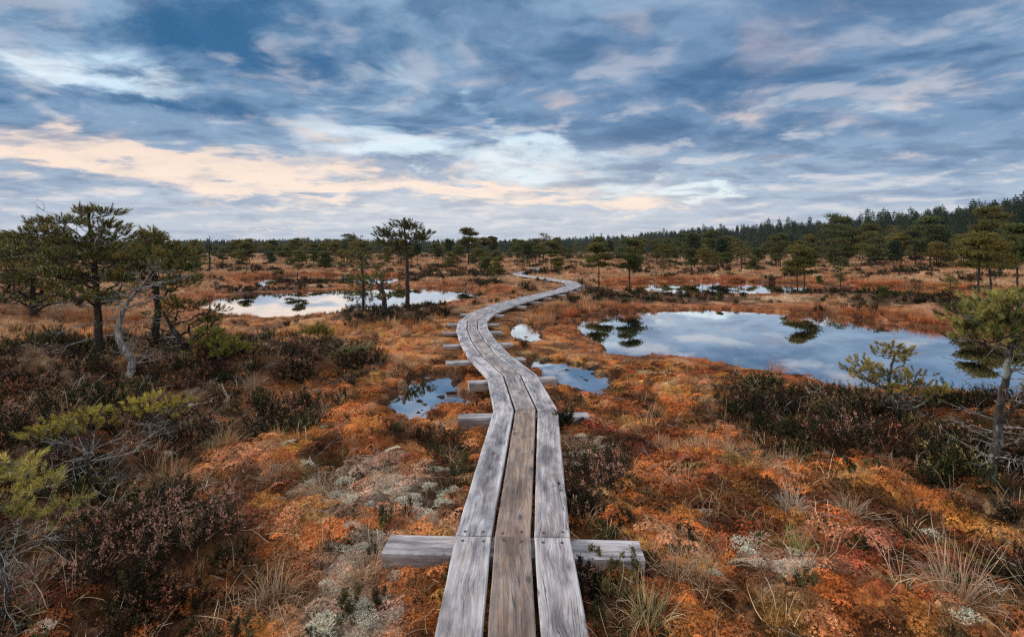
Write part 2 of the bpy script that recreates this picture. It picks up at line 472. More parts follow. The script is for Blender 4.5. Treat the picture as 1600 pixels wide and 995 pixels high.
# ------------------------------------------------------------------ materials
def leafy(name, attr, var=0.3, trans=0.25, inst=False, rough=0.6, spec=0.2, grad=True, inst_tint=False):
    m = bpy.data.materials.new(name); m.use_nodes = True
    t = NT(m.node_tree); t.n.clear()
    a = t.new('ShaderNodeAttribute', attribute_name=attr)
    col = a.outputs['Color']
    if inst_tint:
        b = t.new('ShaderNodeAttribute', attribute_name='tint'); b.attribute_type = 'INSTANCER'
        col = t.mix(1.0, b.outputs['Color'], col, 'MULTIPLY')
    rnd = t.new('ShaderNodeObjectInfo').outputs['Random']
    k = t.m('MULTIPLY_ADD', rnd, var, 1.0 - var / 2)
    geo = t.new('ShaderNodeNewGeometry')
    k = t.m('MULTIPLY', k, t.m('MULTIPLY_ADD', geo.outputs['Random Per Island'], var, 1.0 - var / 2))
    col = t.v('SCALE', col, k)
    p = t.new('ShaderNodeBsdfPrincipled'); t.put(p.inputs['Base Color'], col); p.inputs['Roughness'].default_value = rough
    p.inputs['Specular IOR Level'].default_value = spec
    out = t.new('ShaderNodeOutputMaterial')
    if trans > 0:
        tr = t.new('ShaderNodeBsdfTranslucent'); t.put(tr.inputs[0], col)
        mx = t.new('ShaderNodeMixShader'); mx.inputs[0].default_value = trans
        t.l.new(p.outputs[0], mx.inputs[1]); t.l.new(tr.outputs[0], mx.inputs[2]); t.l.new(mx.outputs[0], out.inputs[0])
    else: t.l.new(p.outputs[0], out.inputs[0])
    return m


def bump(t, p, h, strength, dist):
    b = t.new('ShaderNodeBump'); b.inputs['Strength'].default_value = strength; b.inputs['Distance'].default_value = dist
    t.put(b.inputs['Height'], h); t.l.new(b.outputs[0], p.inputs['Normal'])


def mat_ground():
    m = bpy.data.materials.new('bog_moss'); m.use_nodes = True
    t = NT(m.node_tree); t.n.clear()
    pos = t.new('ShaderNodeNewGeometry').outputs['Position']
    a = t.new('ShaderNodeAttribute', attribute_name='tint').outputs['Color']
    n = t.noise(pos, 22.0, 5, 0.65); n2 = t.noise(pos, 90.0, 3, 0.6); n3 = t.noise(pos, 4.0, 4, .6, 0, True)
    vo = t.new('ShaderNodeTexVoronoi'); t.put(vo.inputs['Vector'], pos); vo.inputs['Scale'].default_value = 55.0
    k = t.m('MULTIPLY', t.ss(n, 0.3, 0.7, 0.40, 1.25), t.ss(n2, 0.3, 0.7, 0.65, 1.25))
    col = t.v('SCALE', a, k)
    col = t.mix(0.22, col, t.v('MULTIPLY', col, t.v('SCALE', n3, 2.0)))
    p = t.new('ShaderNodeBsdfPrincipled'); t.put(p.inputs['Base Color'], col); p.inputs['Roughness'].default_value = 0.85
    p.inputs['Specular IOR Level'].default_value = 0.15
    hgt = t.m('SUBTRACT', t.m('ADD', n, t.m('MULTIPLY', n2, 0.5)), t.m('MULTIPLY', vo.outputs['Distance'], 0.5))
    bump(t, p, hgt, 1.0, 0.03)
    out = t.new('ShaderNodeOutputMaterial'); t.l.new(p.outputs[0], out.inputs[0])
    return m


def mat_water():
    m = bpy.data.materials.new('still_bog_water'); m.use_nodes = True
    t = NT(m.node_tree); t.n.clear()
    pos = t.new('ShaderNodeNewGeometry').outputs['Position']
    b = t.new('ShaderNodeBump'); b.inputs['Strength'].default_value = 0.12; b.inputs['Distance'].default_value = 0.002
    t.put(b.inputs['Height'], t.noise(pos, 2.2, 3, 0.5))
    d = t.new('ShaderNodeBsdfDiffuse'); d.inputs[0].default_value = (0.012, 0.010, 0.008, 1)
    g = t.new('ShaderNodeBsdfGlossy'); g.inputs[0].default_value = (0.96, 0.98, 1.0, 1); g.inputs['Roughness'].default_value = 0.015
    fr = t.new('ShaderNodeFresnel'); fr.inputs[0].default_value = 2.6
    t.l.new(b.outputs[0], g.inputs['Normal'])
    mx = t.new('ShaderNodeMixShader'); t.put(mx.inputs[0], t.m('MULTIPLY_ADD', fr.outputs[0], 0.9, 0.42, clamp=True))
    t.l.new(d.outputs[0], mx.inputs[1]); t.l.new(g.outputs[0], mx.inputs[2])
    out = t.new('ShaderNodeOutputMaterial'); t.l.new(mx.outputs[0], out.inputs[0])
    return m


def mat_wood():
    """weathered plank wood; attribute pl = (across in m, along in m, plank seed), tone = 0 grey .. 1 brown"""
    m = bpy.data.materials.new('weathered_wood'); m.use_nodes = True
    t = NT(m.node_tree); t.n.clear()
    pl = t.new('ShaderNodeAttribute', attribute_name='pl').outputs['Vector']
    tone = t.new('ShaderNodeAttribute', attribute_name='tone').outputs['Fac']
    u, v, s = t.sep(pl)[0:3]
    off = t.m('MULTIPLY', s, 7.31)
    # knots: voronoi cells, long along the plank
    kv = t.xyz(t.m('MULTIPLY', u, 8.0), t.m('MULTIPLY', v, 3.6), off)
    vo = t.new('ShaderNodeTexVoronoi'); t.put(vo.inputs['Vector'], kv); vo.inputs['Scale'].default_value = 1.0
    kd = t.m('ADD', vo.outputs['Distance'], t.m('MULTIPLY', t.m('SUBTRACT', t.noise(t.xyz(t.m('MULTIPLY', u, 60.0), t.m('MULTIPLY', v, 25.0), off), 1.0, 2), 0.5), 0.10))
    pull = t.ss(kd, 0.0, 0.55, 1.0, 0.0)
    wv = t.noise(t.xyz(t.m('MULTIPLY', u, 7.0), t.m('MULTIPLY', v, 1.6), off), 1.0, 3, 0.5)
    gu = t.m('ADD', t.m('MULTIPLY', u, 150.0), t.m('ADD', t.m('MULTIPLY', wv, 6.0), t.m('MULTIPLY', pull, 4.0)))
    grain = t.noise(t.xyz(gu, t.m('MULTIPLY', v, 2.2), off), 1.0, 4, 0.7)
    ring = t.m('MULTIPLY_ADD', t.m('SINE', t.m('MULTIPLY', gu, 0.95)), 0.5, 0.5)
    fine = t.noise(t.xyz(t.m('MULTIPLY', u, 420.0), t.m('MULTIPLY', v, 9.0), off), 1.0, 3, 0.7)
    blot = t.noise(t.xyz(t.m('MULTIPLY', u, 8.0), t.m('MULTIPLY', v, 2.3), off), 1.0, 5, 0.65)
    blot2 = t.noise(t.xyz(t.m('MULTIPLY', u, 14.0), t.m('MULTIPLY', v, 5.0), t.m('ADD', off, 3.0)), 1.0, 4, 0.6)
    grey = t.mix(t.ss(blot, 0.32, 0.68), (.13, .125, .138, 1), (.50, .50, .54, 1))
    brown = t.mix(t.ss(blot, 0.32, 0.68), (.12, .076, .052, 1), (.30, .21, .15, 1))
    base = t.mix(t.m('MULTIPLY_ADD', t.m('SUBTRACT', blot2, 0.5), 1.2, t.m('MULTIPLY_ADD', tone, 0.8, 0.12), clamp=True), grey, brown)
    k = t.m('MULTIPLY', t.ss(grain, 0.34, 0.62, 0.62, 1.22), t.m('MULTIPLY', t.m('MULTIPLY_ADD', ring, 0.24, 0.86), t.ss(fine, 0.25, 0.7, 0.84, 1.12)))
    base = t.v('SCALE', base, k)
    # frosty pale bloom on raised edges and blotches
    au = t.m('ABSOLUTE', u)
    edge = t.m('MULTIPLY', t.m('MULTIPLY', t.ss(au, 0.045, 0.098), t.m('MULTIPLY_ADD', tone, -0.75, 1.0)), t.ss(blot2, 0.36, 0.62))
    base = t.mix(t.m('MULTIPLY', edge, 0.6), base, (.60, .60, .62, 1))
    kn = t.ss(kd, 0.07, 0.16, 1.0, 0.0)
    hal = t.ss(kd, 0.12, 0.34, 1.0, 0.0)
    base = t.mix(t.m('MULTIPLY', hal, 0.45), base, (.12, .095, .085, 1))
    base = t.mix(t.m('MULTIPLY', kn, 0.8), base, (.045, .035, .032, 1))
    # drying cracks
    cr = t.noise(t.xyz(t.m('ADD', t.m('MULTIPLY', u, 38.0), t.m('MULTIPLY', wv, 3.0)), t.m('MULTIPLY', v, 0.9), t.m('ADD', off, 9.0)), 1.0, 2, 0.5)
    crack = t.m('MULTIPLY', t.ss(t.m('ABSOLUTE', t.m('SUBTRACT', cr, 0.5)), 0.0, 0.014, 1.0, 0.0), t.ss(t.noise(t.xyz(t.m('MULTIPLY', u, 6.0), t.m('MULTIPLY', v, 1.8), t.m('ADD', off, 5.0)), 1.0, 2), 0.44, 0.54))
    base = t.mix(t.m('MULTIPLY', crack, 0.85), base, (.03, .025, .022, 1))
    p = t.new('ShaderNodeBsdfPrincipled'); t.put(p.inputs['Base Color'], base)
    t.put(p.inputs['Roughness'], t.ss(blot, 0.3, 0.7, 0.34, 0.56)); p.inputs['Specular IOR Level'].default_value = 0.55
    h = t.m('SUBTRACT', t.m('ADD', t.m('MULTIPLY', grain, 0.8), t.m('MULTIPLY', fine, 0.25)), t.m('MULTIPLY', crack, 1.5))
    bump(t, p, h, 0.55, 0.003)
    out = t.new('ShaderNodeOutputMaterial'); t.l.new(p.outputs[0], out.inputs[0])
    return m


def mat_simple(name, c1, c2, scale, rough=0.8, bs=0.6, bd=0.01, stretch=(1, 1, 1), metal=0.0, lichen=None):
    m = bpy.data.materials.new(name); m.use_nodes = True
    t = NT(m.node_tree); t.n.clear()
    pos = t.v('MULTIPLY', t.new('ShaderNodeTexCoord').outputs['Object'], stretch)
    n = t.noise(pos, scale, 5, 0.65); n2 = t.noise(pos, scale * 0.22, 3, 0.6)
    col = t.mix(t.ss(n, 0.35, 0.65), (*c1, 1), (*c2, 1))
    if lichen: col = t.mix(t.ss(n2, 0.52, 0.60, 0, 0.8), col, (*lichen, 1))
    p = t.new('ShaderNodeBsdfPrincipled'); t.put(p.inputs['Base Color'], col); p.inputs['Roughness'].default_value = rough
    p.inputs['Metallic'].default_value = metal; p.inputs['Specular IOR Level'].default_value = 0.25
    bump(t, p, n, bs, bd)
    out = t.new('ShaderNodeOutputMaterial'); t.l.new(p.outputs[0], out.inputs[0])
    return m


M_GROUND = mat_ground(); M_WATER = mat_water(); M_WOOD = mat_wood()
M_NAIL = mat_simple('rusty_nail', (.05, .045, .045), (.14, .13, .13), 300, 0.5, 0.2, 0.001, metal=0.6)
M_BARK = mat_simple('pine_bark', (.014, .011, .009), (.055, .042, .034), 38, 0.9, 1.0, 0.02, (1, 1, .35))
M_BARKL = mat_simple('lichened_bark', (.020, .017, .015), (.075, .065, .057), 40, 0.9, 1.0, 0.02, (1, 1, .35), lichen=(.20, .23, .20))
M_DEAD = mat_simple('bleached_wood', (.07, .065, .06), (.33, .31, .29), 45, 0.75, 0.8, 0.01, (1, 1, .15))
M_NEEDLE = leafy('pine_needles', 'tint', 0.30, 0.22, rough=0.5, spec=0.3)
M_PLANT = leafy('bog_plants', 'tint', 0.35, 0.25, inst_tint=True)
M_PLANT1 = leafy('bog_plants_single', 'tint', 0.35, 0.25)

# ------------------------------------------------------------------ ground
def build_ground():
    # rings widen with distance; dense where the bog is close
    rr = [0.9]
    while rr[-1] < 3200:
        r = rr[-1]
        rr.append(r * (1.0065 if r < 9 else 1.009 if r < 60 else 1.03))
    rr = np.array(rr)
    th = np.concatenate([np.linspace(-180, -62, 60, endpoint=False), np.linspace(-62, 62, 940, endpoint=False), np.linspace(62, 180, 60)])
    th = np.radians(th)
    R, T = np.meshgrid(rr, th, indexing='ij')
    X = R * np.sin(T); Y = R * np.cos(T)
    z, big, small, pd, hum = height(X, Y, True)
    he, li = zones(X, Y)
    far = sstep(R, 500, 900); z = z * (1 - far)
    col = moss_color(X, Y, big, small, he, li, hum)
    nr, nt = X.shape
    V = np.stack([X, Y, z], -1).reshape(-1, 3)
    i, j = np.meshgrid(np.arange(nr - 1), np.arange(nt - 1), indexing='ij')
    a = i * nt + j
    Q = np.stack([a, a + nt, a + nt + 1, a + 1], -1).reshape(-1, 4)[:, ::-1]
    # close the middle
    c = len(V); V = np.vstack([V, [[0, 0, float(z[0].mean())]]])
    tri = np.stack([np.full(nt - 1, c), np.arange(nt - 1), np.arange(1, nt)], -1)[:, ::-1]
    cc = rgba(np.vstack([col.reshape(-1, 3), ORANGE[None]]))
    me = mesh_np('bog_ground', V, tri, Q, {'tint': ('FLOAT_COLOR', cc)}, smooth=True)
    o = obj('bog_ground', me, M_GROUND); tag(o, kind='structure')


def build_water():
    def sheet(name, P, z, grow):
        c = P.mean(0); n = len(P)
        # pushed outward under the banks, where the ground covers it
        nrm = []
        for i in range(n):
            e = P[(i + 1) % n] - P[i - 1]; q = np.array([e[1], -e[0]]); q /= np.hypot(*q) + 1e-9
            if np.dot(q, P[i] - c) < 0: q = -q
            nrm.append(q)
        area = 0.5 * sum(P[i][0] * P[(i + 1) % n][1] - P[(i + 1) % n][0] * P[i][1] for i in range(n))
        out = []
        for i in range(n):
            e = P[(i + 1) % n] - P[i - 1]; q = np.array([e[1], -e[0]]) / (np.hypot(*e) + 1e-9)
            if area < 0: q = -q
            out.append(P[i] + q * grow)
        me = bpy.data.meshes.new(name); me.from_pydata([(p[0], p[1], z) for p in out], [], [list(range(n))])
        if me.polygons[0].normal.z < 0: me.flip_normals()
        me.update()
        o = obj(name, me, M_WATER); tag(o, kind='structure')
    sheet('pond_water', POND_RIGHT, WATER, 0.7)
    sheet('pond_water', POND_LEFT, WATER, 0.7)
    sheet('pond_water', POND_LEFT_FAR, WATER, 0.9)
    sheet('pond_water', POND_RIGHT_FAR, WATER, 0.9)
    sheet('pond_water', POND_EAST, WATER, 0.9)
    for P, s, z in PUDDLES: sheet('puddle_water', P, z, 0.22)


build_ground(); build_water()

# ------------------------------------------------------------------ boardwalk
def build_boardwalk():
    root = empty("boardwalk", (0, 0, 0))
    tag(root, 'winding walkway of three weathered grey planks laid on cross beams through the bog', 'boardwalk')
    rng = random.Random(4)
    P = [Vector((p[0], p[1])) for p in PATH]
    # extra joints on long straight runs
    Q = [P[0]]
    for a, b in zip(P, P[1:]):
        L = (b - a).length; n = max(1, round(L / 2.9)) if L > 3.4 else 1
        for k in range(1, n + 1): Q.append(a.lerp(b, k / n))
    n = len(Q)
    dirs = [(Q[i + 1] - Q[i]).normalized() for i in range(n - 1)]
    mit = []
    for i in range(n):
        d0 = dirs[max(0, i - 1)]; d1 = dirs[min(n - 2, i)]
        t = (d0 + d1).normalized(); nn = Vector((t.y, -t.x))
        m = nn / max(0.45, nn.dot(Vector((d1.y, -d1.x))))
        mit.append(m)
    W = 0.196; GAP = 0.020; TH = 0.048
    offs = [(-1.5 * W - GAP, -0.5 * W - GAP), (-0.5 * W, 0.5 * W), (0.5 * W + GAP, 1.5 * W + GAP)]
    along = 0.0
    for i in range(n - 1):
        L = (Q[i + 1] - Q[i]).length
        V = []; Fc = []; mi = []; pl = []; tone = []
        def addbox(c4b, c4t, uvs, sd_, tn, mat=0):
            b0 = len(V); V.extend(c4b); V.extend(c4t)
            Fc.extend([[b0 + 3, b0 + 2, b0 + 1, b0], [b0 + 4, b0 + 5, b0 + 6, b0 + 7]])
            Fc.extend([[b0 + a, b0 + (a + 1) % 4, b0 + 4 + (a + 1) % 4, b0 + 4 + a] for a in range(4)])
            mi.extend([mat] * 6)
            pl.extend([(u_, v_, sd_) for u_, v_ in uvs] * 2); tone.extend([tn] * 8)
        gap = 0.0025
        for k, (o0, o1) in enumerate(offs):
            sd_ = rng.random() * 40; tn = {0: 0.08, 1: 0.98, 2: 0.18}[k] + rng.uniform(-.12, .12) if i < 9 else rng.uniform(0, .25)
            if 2 < i < 9 and k == 1: tn = 0.55
            dz = rng.uniform(-.003, .003)
            nseg = max(2, int(L / 0.12)) if i < 7 else 2
            # plank as a run of cross-sections with slightly worn, uneven edges and bevels
            rings = []
            for q in range(nseg + 1):
                f = q / nseg
                s0 = Q[i] + mit[i] * 0; s1 = Q[i + 1]
                wobL = (rng.uniform(-.0016, .0016) if 0 < q < nseg else 0); wobR = (rng.uniform(-.0016, .0016) if 0 < q < nseg else 0)
                A = (Q[i] + mit[i] * o0).lerp(Q[i + 1] + mit[i + 1] * o0, f); B = (Q[i] + mit[i] * o1).lerp(Q[i + 1] + mit[i + 1] * o1, f)
                if q == 0: A = A + dirs[i] * gap; B = B + dirs[i] * gap
                if q == nseg: A = A - dirs[i] * gap; B = B - dirs[i] * gap
                cr = (B - A).normalized(); A = A + cr * wobL; B = B + cr * wobR
                bv = 0.006; zz = DECK + dz; cup = 0.0025
                ring = [(A, zz - TH), (A, zz - bv), (A + cr * bv, zz), ((A + B) / 2, zz - cup), (B - cr * bv, zz), (B, zz - bv), (B, zz - TH)]
                w = (B - A).length
                us = [-w / 2, -w / 2, -w / 2 + bv, 0, w / 2 - bv, w / 2, w / 2]
                b0 = len(V)
                for (pt, z_), u_ in zip(ring, us):
                    V.append((pt.x, pt.y, z_)); pl.append((u_, along + f * L, sd_)); tone.append(tn)
                rings.append(b0)
            for a, b in zip(rings, rings[1:]):
                for c_ in range(7):
                    d_ = (c_ + 1) % 7
                    Fc.append([a + c_, b + c_, b + d_, a + d_]); mi.append(0)
            Fc.append([rings[0] + c_ for c_ in range(7)]); mi.append(0)
            Fc.append([rings[-1] + c_ for c_ in reversed(range(7))]); mi.append(0)
            # nail heads
            if i < 9:
                for end in (0, 1):
                    base = Q[i + end]; dd = dirs[i] * (0.045 if end == 0 else -0.045)
                    for fr_ in (0.22, 0.78):
                        c = base + mit[i + end] * (o0 + (o1 - o0) * fr_) + dd + Vector((rng.uniform(-.008, .008), rng.uniform(-.01, .01)))
                        b0 = len(V); rN = 0.0085
                        for a_ in range(8):
                            V.append((c.x + rN * math.cos(a_ * math.pi / 4), c.y + rN * math.sin(a_ * math.pi / 4), DECK + dz - 0.004)); pl.append((0, 0, 0)); tone.append(0)
                        for a_ in range(8):
                            V.append((c.x + rN * math.cos(a_ * math.pi / 4), c.y + rN * math.sin(a_ * math.pi / 4), DECK + dz + 0.0015)); pl.append((0, 0, 0)); tone.append(0)
                        Fc.append([b0 + 8 + a_ for a_ in range(8)]); mi.append(1)
                        for a_ in range(8):
                            Fc.append([b0 + a_, b0 + (a_ + 1) % 8, b0 + 8 + (a_ + 1) % 8, b0 + 8 + a_]); mi.append(1)
        me = bpy.data.meshes.new('deck_section'); me.from_pydata(V, [], Fc)
        at = me.attributes.new('pl', 'FLOAT_VECTOR', 'POINT'); at.data.foreach_set('vector', np.array(pl, np.float32).ravel())
        at = me.attributes.new('tone', 'FLOAT', 'POINT'); at.data.foreach_set('value', np.array(tone, np.float32))
        o = obj('deck_section', me, [M_WOOD, M_NAIL], root)
        me.polygons.foreach_set('material_index', mi)
        import bmesh
        bm = bmesh.new(); bm.from_mesh(me); bmesh.ops.recalc_face_normals(bm, faces=bm.faces); bm.to_mesh(me); bm.free()
        along += L
    # cross beams: one under every joint, some between
    beams = []
    for i in range(1, n):
        d = (dirs[i - 1] + dirs[min(i, n - 2)]).normalized()
        beams.append((Q[i] - d * 0.0, d))
        if i < n - 1 and (Q[i + 1] - Q[i]).length > 2.4 and i > 4: beams.append((Q[i].lerp(Q[i + 1], .5), dirs[i]))
    for k, (c, d) in enumerate(beams):
        nn = Vector((d.y, -d.x))
        if k < 2: half_l, half_r, w, h = 0.70, 0.68, 0.092, 0.125
        else: half_l, half_r, w, h = rng.uniform(.54, .66), rng.uniform(.50, .62), rng.uniform(.065, .085), (rng.uniform(.10, .12) if k < 4 else rng.uniform(.05, .07))
        if k == 1: half_l, half_r = 0.70, 0.70
        if k == 2: half_l, half_r = 0.66, 0.62
        dd = d + nn * rng.uniform(-.05, .05); dd.normalize(); nn = Vector((dd.y, -dd.x))
        zt = DECK - TH - 0.004 - rng.uniform(0, .003); zb = zt - h
        V = []; pl = []; tone = []
        bv = 0.006; sd_ = rng.random() * 50
        for s_, hl in ((-1, half_l), (1, half_r)):
            for (a, z_) in ((-w, zb), (-w, zt - bv), (-w + bv, zt), (w - bv, zt), (w, zt - bv), (w, zb)):
                p = c + nn * (s_ * hl) + dd * a
                V.append((p.x, p.y, z_)); pl.append((a if abs(a) < w else a + (zt - z_), s_ * hl + k * 3.1, sd_)); tone.append(0.15 if z_ > zt - .02 else 0.95)
        Fc = [[a, (a + 1) % 6, 6 + (a + 1) % 6, 6 + a] for a in range(6)] + [[5, 4, 3, 2, 1, 0], [6, 7, 8, 9, 10, 11]]
        me = bpy.data.meshes.new('cross_beam'); me.from_pydata(V, [], Fc)
        at = me.attributes.new('pl', 'FLOAT_VECTOR', 'POINT'); at.data.foreach_set('vector', np.array(pl, np.float32).ravel())
        at = me.attributes.new('tone', 'FLOAT', 'POINT'); at.data.foreach_set('value', np.array(tone, np.float32))
        me.update(); obj('cross_beam', me, M_WOOD, root)


build_boardwalk()
# ------------------------------------------------------------------ low plants: prototypes
class Buf:
    def __init__(s): s.V = []; s.T = []; s.C = []; s.n = 0
    def tri(s, V, T, Cc):
        s.V.append(np.asarray(V, float)); s.T.append(np.asarray(T) + s.n); s.C.append(np.asarray(Cc, float)); s.n += len(V)
    def mesh(s, name):
        V = np.vstack(s.V); T = np.vstack(s.T); Cc = np.vstack(s.C)
        return mesh_np(name, V, T, None, {'tint': ('FLOAT_COLOR', rgba(Cc))})


def ribbons(b, P0, Dr, L, W, droop, c0, c1, segs=3, jit=None, rng=None):
    """curved tapering blades: P0 roots (N,3), Dr start directions, L lengths, W widths, droop pulls the tip down"""
    N = len(P0)
    side = np.cross(Dr, [0, 0, 1.0]); sl = np.linalg.norm(side, axis=1, keepdims=True); side = np.where(sl > 1e-3, side / np.maximum(sl, 1e-3), [1, 0, 0])
    tw = rng.uniform(0, np.pi, (N, 1)); up = np.cross(side, Dr); side = side * np.cos(tw) + up * np.sin(tw)
    pts = []; P = P0.copy(); D = Dr.copy()
    for k in range(segs + 1):
        pts.append(P.copy())
        P = P + D * (L[:, None] / segs)
        D = D + np.array([0, 0, -1.0]) * (droop[:, None] * (k + 1) / segs) + (rng.normal(0, jit, (N, 3)) if jit else 0)
        D /= np.linalg.norm(D, axis=1, keepdims=True)
    V = []; Cc = []
    for k in range(segs):
        w = W[:, None] * (1 - k / segs * 0.6)
        V += [pts[k] - side * w / 2, pts[k] + side * w / 2]
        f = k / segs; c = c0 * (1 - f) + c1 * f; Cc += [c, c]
    V.append(pts[segs]); Cc.append(c1)
    V = np.stack(V, 1); Cc = np.stack(Cc, 1); m = 2 * segs + 1
    T = []
    for k in range(segs - 1):
        a = 2 * k; T += [[a, a + 1, a + 3], [a, a + 3, a + 2]]
    T.append([2 * segs - 2, 2 * segs - 1, 2 * segs])
    T = np.array(T)[None] + (np.arange(N) * m)[:, None, None]
    b.tri(V.reshape(-1, 3), T.reshape(-1, 3), Cc.reshape(-1, 3))


def unit(v): return v / np.maximum(np.linalg.norm(v, axis=-1, keepdims=True), 1e-9)


def tuft(name, seed, n, h, spread, w, c0, c1, droop=.5, base=.03, jit=.06, segs=3, cvar=.25):
    rng = np.random.default_rng(seed); b = Buf()
    a = rng.uniform(0, 2 * np.pi, n); r = base * np.sqrt(rng.uniform(0, 1, n))
    P = np.stack([np.cos(a) * r, np.sin(a) * r, -0.02 * np.ones(n)], 1)
    til = np.abs(rng.normal(0, spread, n)); a2 = a + rng.normal(0, .6, n)
    D = np.stack([np.cos(a2) * np.sin(til), np.sin(a2) * np.sin(til), np.cos(til)], 1)
    L = h * rng.uniform(.45, 1.1, n)
    k = 1 + rng.normal(0, cvar, (n, 1)).clip(-.6, .8)
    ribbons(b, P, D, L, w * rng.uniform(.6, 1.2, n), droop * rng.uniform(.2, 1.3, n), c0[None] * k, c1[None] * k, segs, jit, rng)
    return b.mesh(name)


def blobs(b, P, N_, s, col, rng, k=5):
    """little star-like rosettes of k pointed leaves each, facing N_"""
    n = len(P); U = unit(np.cross(N_, rng.normal(0, 1, (n, 3)))); Wv = np.cross(N_, U)
    for q in range(k):
        a = 2 * np.pi * q / k + rng.uniform(0, .5, n)
        d = U * np.cos(a)[:, None] + Wv * np.sin(a)[:, None]; e = np.cross(N_, d)
        up = N_ * (rng.uniform(.1, .7, n) * s)[:, None]
        V = np.stack([P - e * (s * .28)[:, None], P + e * (s * .28)[:, None], P + d * s[:, None] + up], 1)
        T = np.arange(n * 3).reshape(n, 3)
        kk = 1 + rng.normal(0, .15, (n, 1, 1)); Cc = np.repeat((col[:, None] * kk), 3, 1)
        b.tri(V.reshape(-1, 3), T, Cc.reshape(-1, 3))


def cushion(name, seed, R, hgt, n, s, cols, k=5):
    rng = np.random.default_rng(seed); b = Buf()
    a = rng.uniform(0, 2 * np.pi, n); r = R * np.sqrt(rng.uniform(0, 1, n)); q = r / R
    lump = 1 + .35 * np.sin(a * 3 + seed) * q
    z = hgt * np.sqrt(np.clip(1 - q * q, 0, 1)) * lump + rng.normal(0, s * .25, n) - 0.012
    P = np.stack([np.cos(a) * r * lump, np.sin(a) * r * lump, z], 1)
    Nn = unit(np.stack([np.cos(a) * q * 1.2, np.sin(a) * q * 1.2, np.ones(n)], 1) + rng.normal(0, .3, (n, 3)))
    ci = rng.integers(0, len(cols), n); col = np.array(cols)[ci]
    blobs(b, P, Nn, s * rng.uniform(.6, 1.3, n), col, rng, k)
    return b.mesh(name)


def heather(name, seed, n, h, R, leaf, nl, flower=.35, stem=C(.026, .018, .014), lc=C(.024, .021, .010), fc=C(.25, .135, .09), spread=.6, w=.003):
    rng = np.random.default_rng(seed); b = Buf()
    for i in range(n):
        a = rng.uniform(0, 2 * np.pi); til = abs(rng.normal(0, spread)); r = R * .35 * math.sqrt(rng.uniform())
        p = np.array([math.cos(a) * r, math.sin(a) * r, -.02]); d = np.array([math.cos(a) * math.sin(til), math.sin(a) * math.sin(til), math.cos(til)])
        L = h * rng.uniform(.6, 1.15); segs = 4; pts = [p]
        for k in range(segs):
            p = p + d * L / segs; pts.append(p)
            d = d + rng.normal(0, .13, 3) + np.array([0, 0, .13]); d /= np.linalg.norm(d)
        pts = np.array(pts)
        kk = 1 + rng.normal(0, .2)
        # stem
        ribbons(b, pts[:1], unit(pts[1:2] - pts[:1]), np.array([L]), np.array([w * 1.3]), np.array([-.05]), stem[None] * kk, stem[None] * kk, 3, .03, rng)
        # side sprigs
        ns = rng.integers(2, 5); tips = []
        for q in range(ns):
            f = rng.uniform(.3, .95) * segs; k = min(int(f), segs - 1); q0 = pts[k] + (pts[k + 1] - pts[k]) * (f - k)
            dd = unit(pts[k + 1] - pts[k] + rng.normal(0, .5, 3) * np.linalg.norm(pts[k + 1] - pts[k]) * 1.2 + np.array([0, 0, .02])); l = h * rng.uniform(.12, .3)
            ribbons(b, q0[None], dd[None], np.array([l]), np.array([w]), np.array([0.]), stem[None] * kk, stem[None] * kk, 2, .03, rng)
            tips.append((q0, dd, l))
        tips.append((pts[-2], unit(pts[-1] - pts[-2]), L / segs * 1.1)); tips.append((pts[-3], unit(pts[-2] - pts[-3]), L / segs))
        fl = rng.uniform() < flower
        for (q0, dd, l) in tips:
            m = nl; tt = rng.uniform(.05, 1.05, m)
            P = q0 + dd * (tt * l)[:, None] + rng.normal(0, leaf * .35, (m, 3))
            dirs = unit(dd + rng.normal(0, .75, (m, 3))); sz = leaf * rng.uniform(.6, 1.3, m)
            sd_ = unit(np.cross(dirs, rng.normal(0, 1, (m, 3))))
            V = np.stack([P - sd_ * (sz * .25)[:, None], P + sd_ * (sz * .25)[:, None], P + dirs * sz[:, None]], 1)
            isf = (tt > .45) & (rng.uniform(0, 1, m) < .75) if fl else np.zeros(m, bool)
            cc = np.where(isf[:, None], fc, lc) * (1 + rng.normal(0, .28, (m, 1))).clip(.3, 1.8) * kk
            b.tri(V.reshape(-1, 3), np.arange(m * 3).reshape(m, 3), np.repeat(cc, 3, 0))
    return b.mesh(name)


def lichen(name, seed, R, n, h, col=C(.60, .57, .49)):
    """cup lichen: pale forking stalks packed into a cushion"""
    rng = np.random.default_rng(seed); b = Buf()
    a = rng.uniform(0, 2 * np.pi, n); r = R * np.sqrt(rng.uniform(0, 1, n)); q = r / R
    P = np.stack([np.cos(a) * r, np.sin(a) * r, (h * .8) * np.sqrt(1 - q * q * .95) - h * .55], 1)
    for lv in range(3):
        D = unit(np.stack([np.cos(a) * q * .6, np.sin(a) * q * .6, np.ones(n)], 1) + rng.normal(0, .7, (n, 3)))
        k = 1 + rng.normal(0, .14, (n, 1))
        ribbons(b, P + rng.normal(0, .004, (n, 3)), D, h * rng.uniform(.25, .55, n), np.full(n, .0055), np.zeros(n), col[None] * k * .8, col[None] * k * 1.1, 2, .25, rng)
    return b.mesh(name)


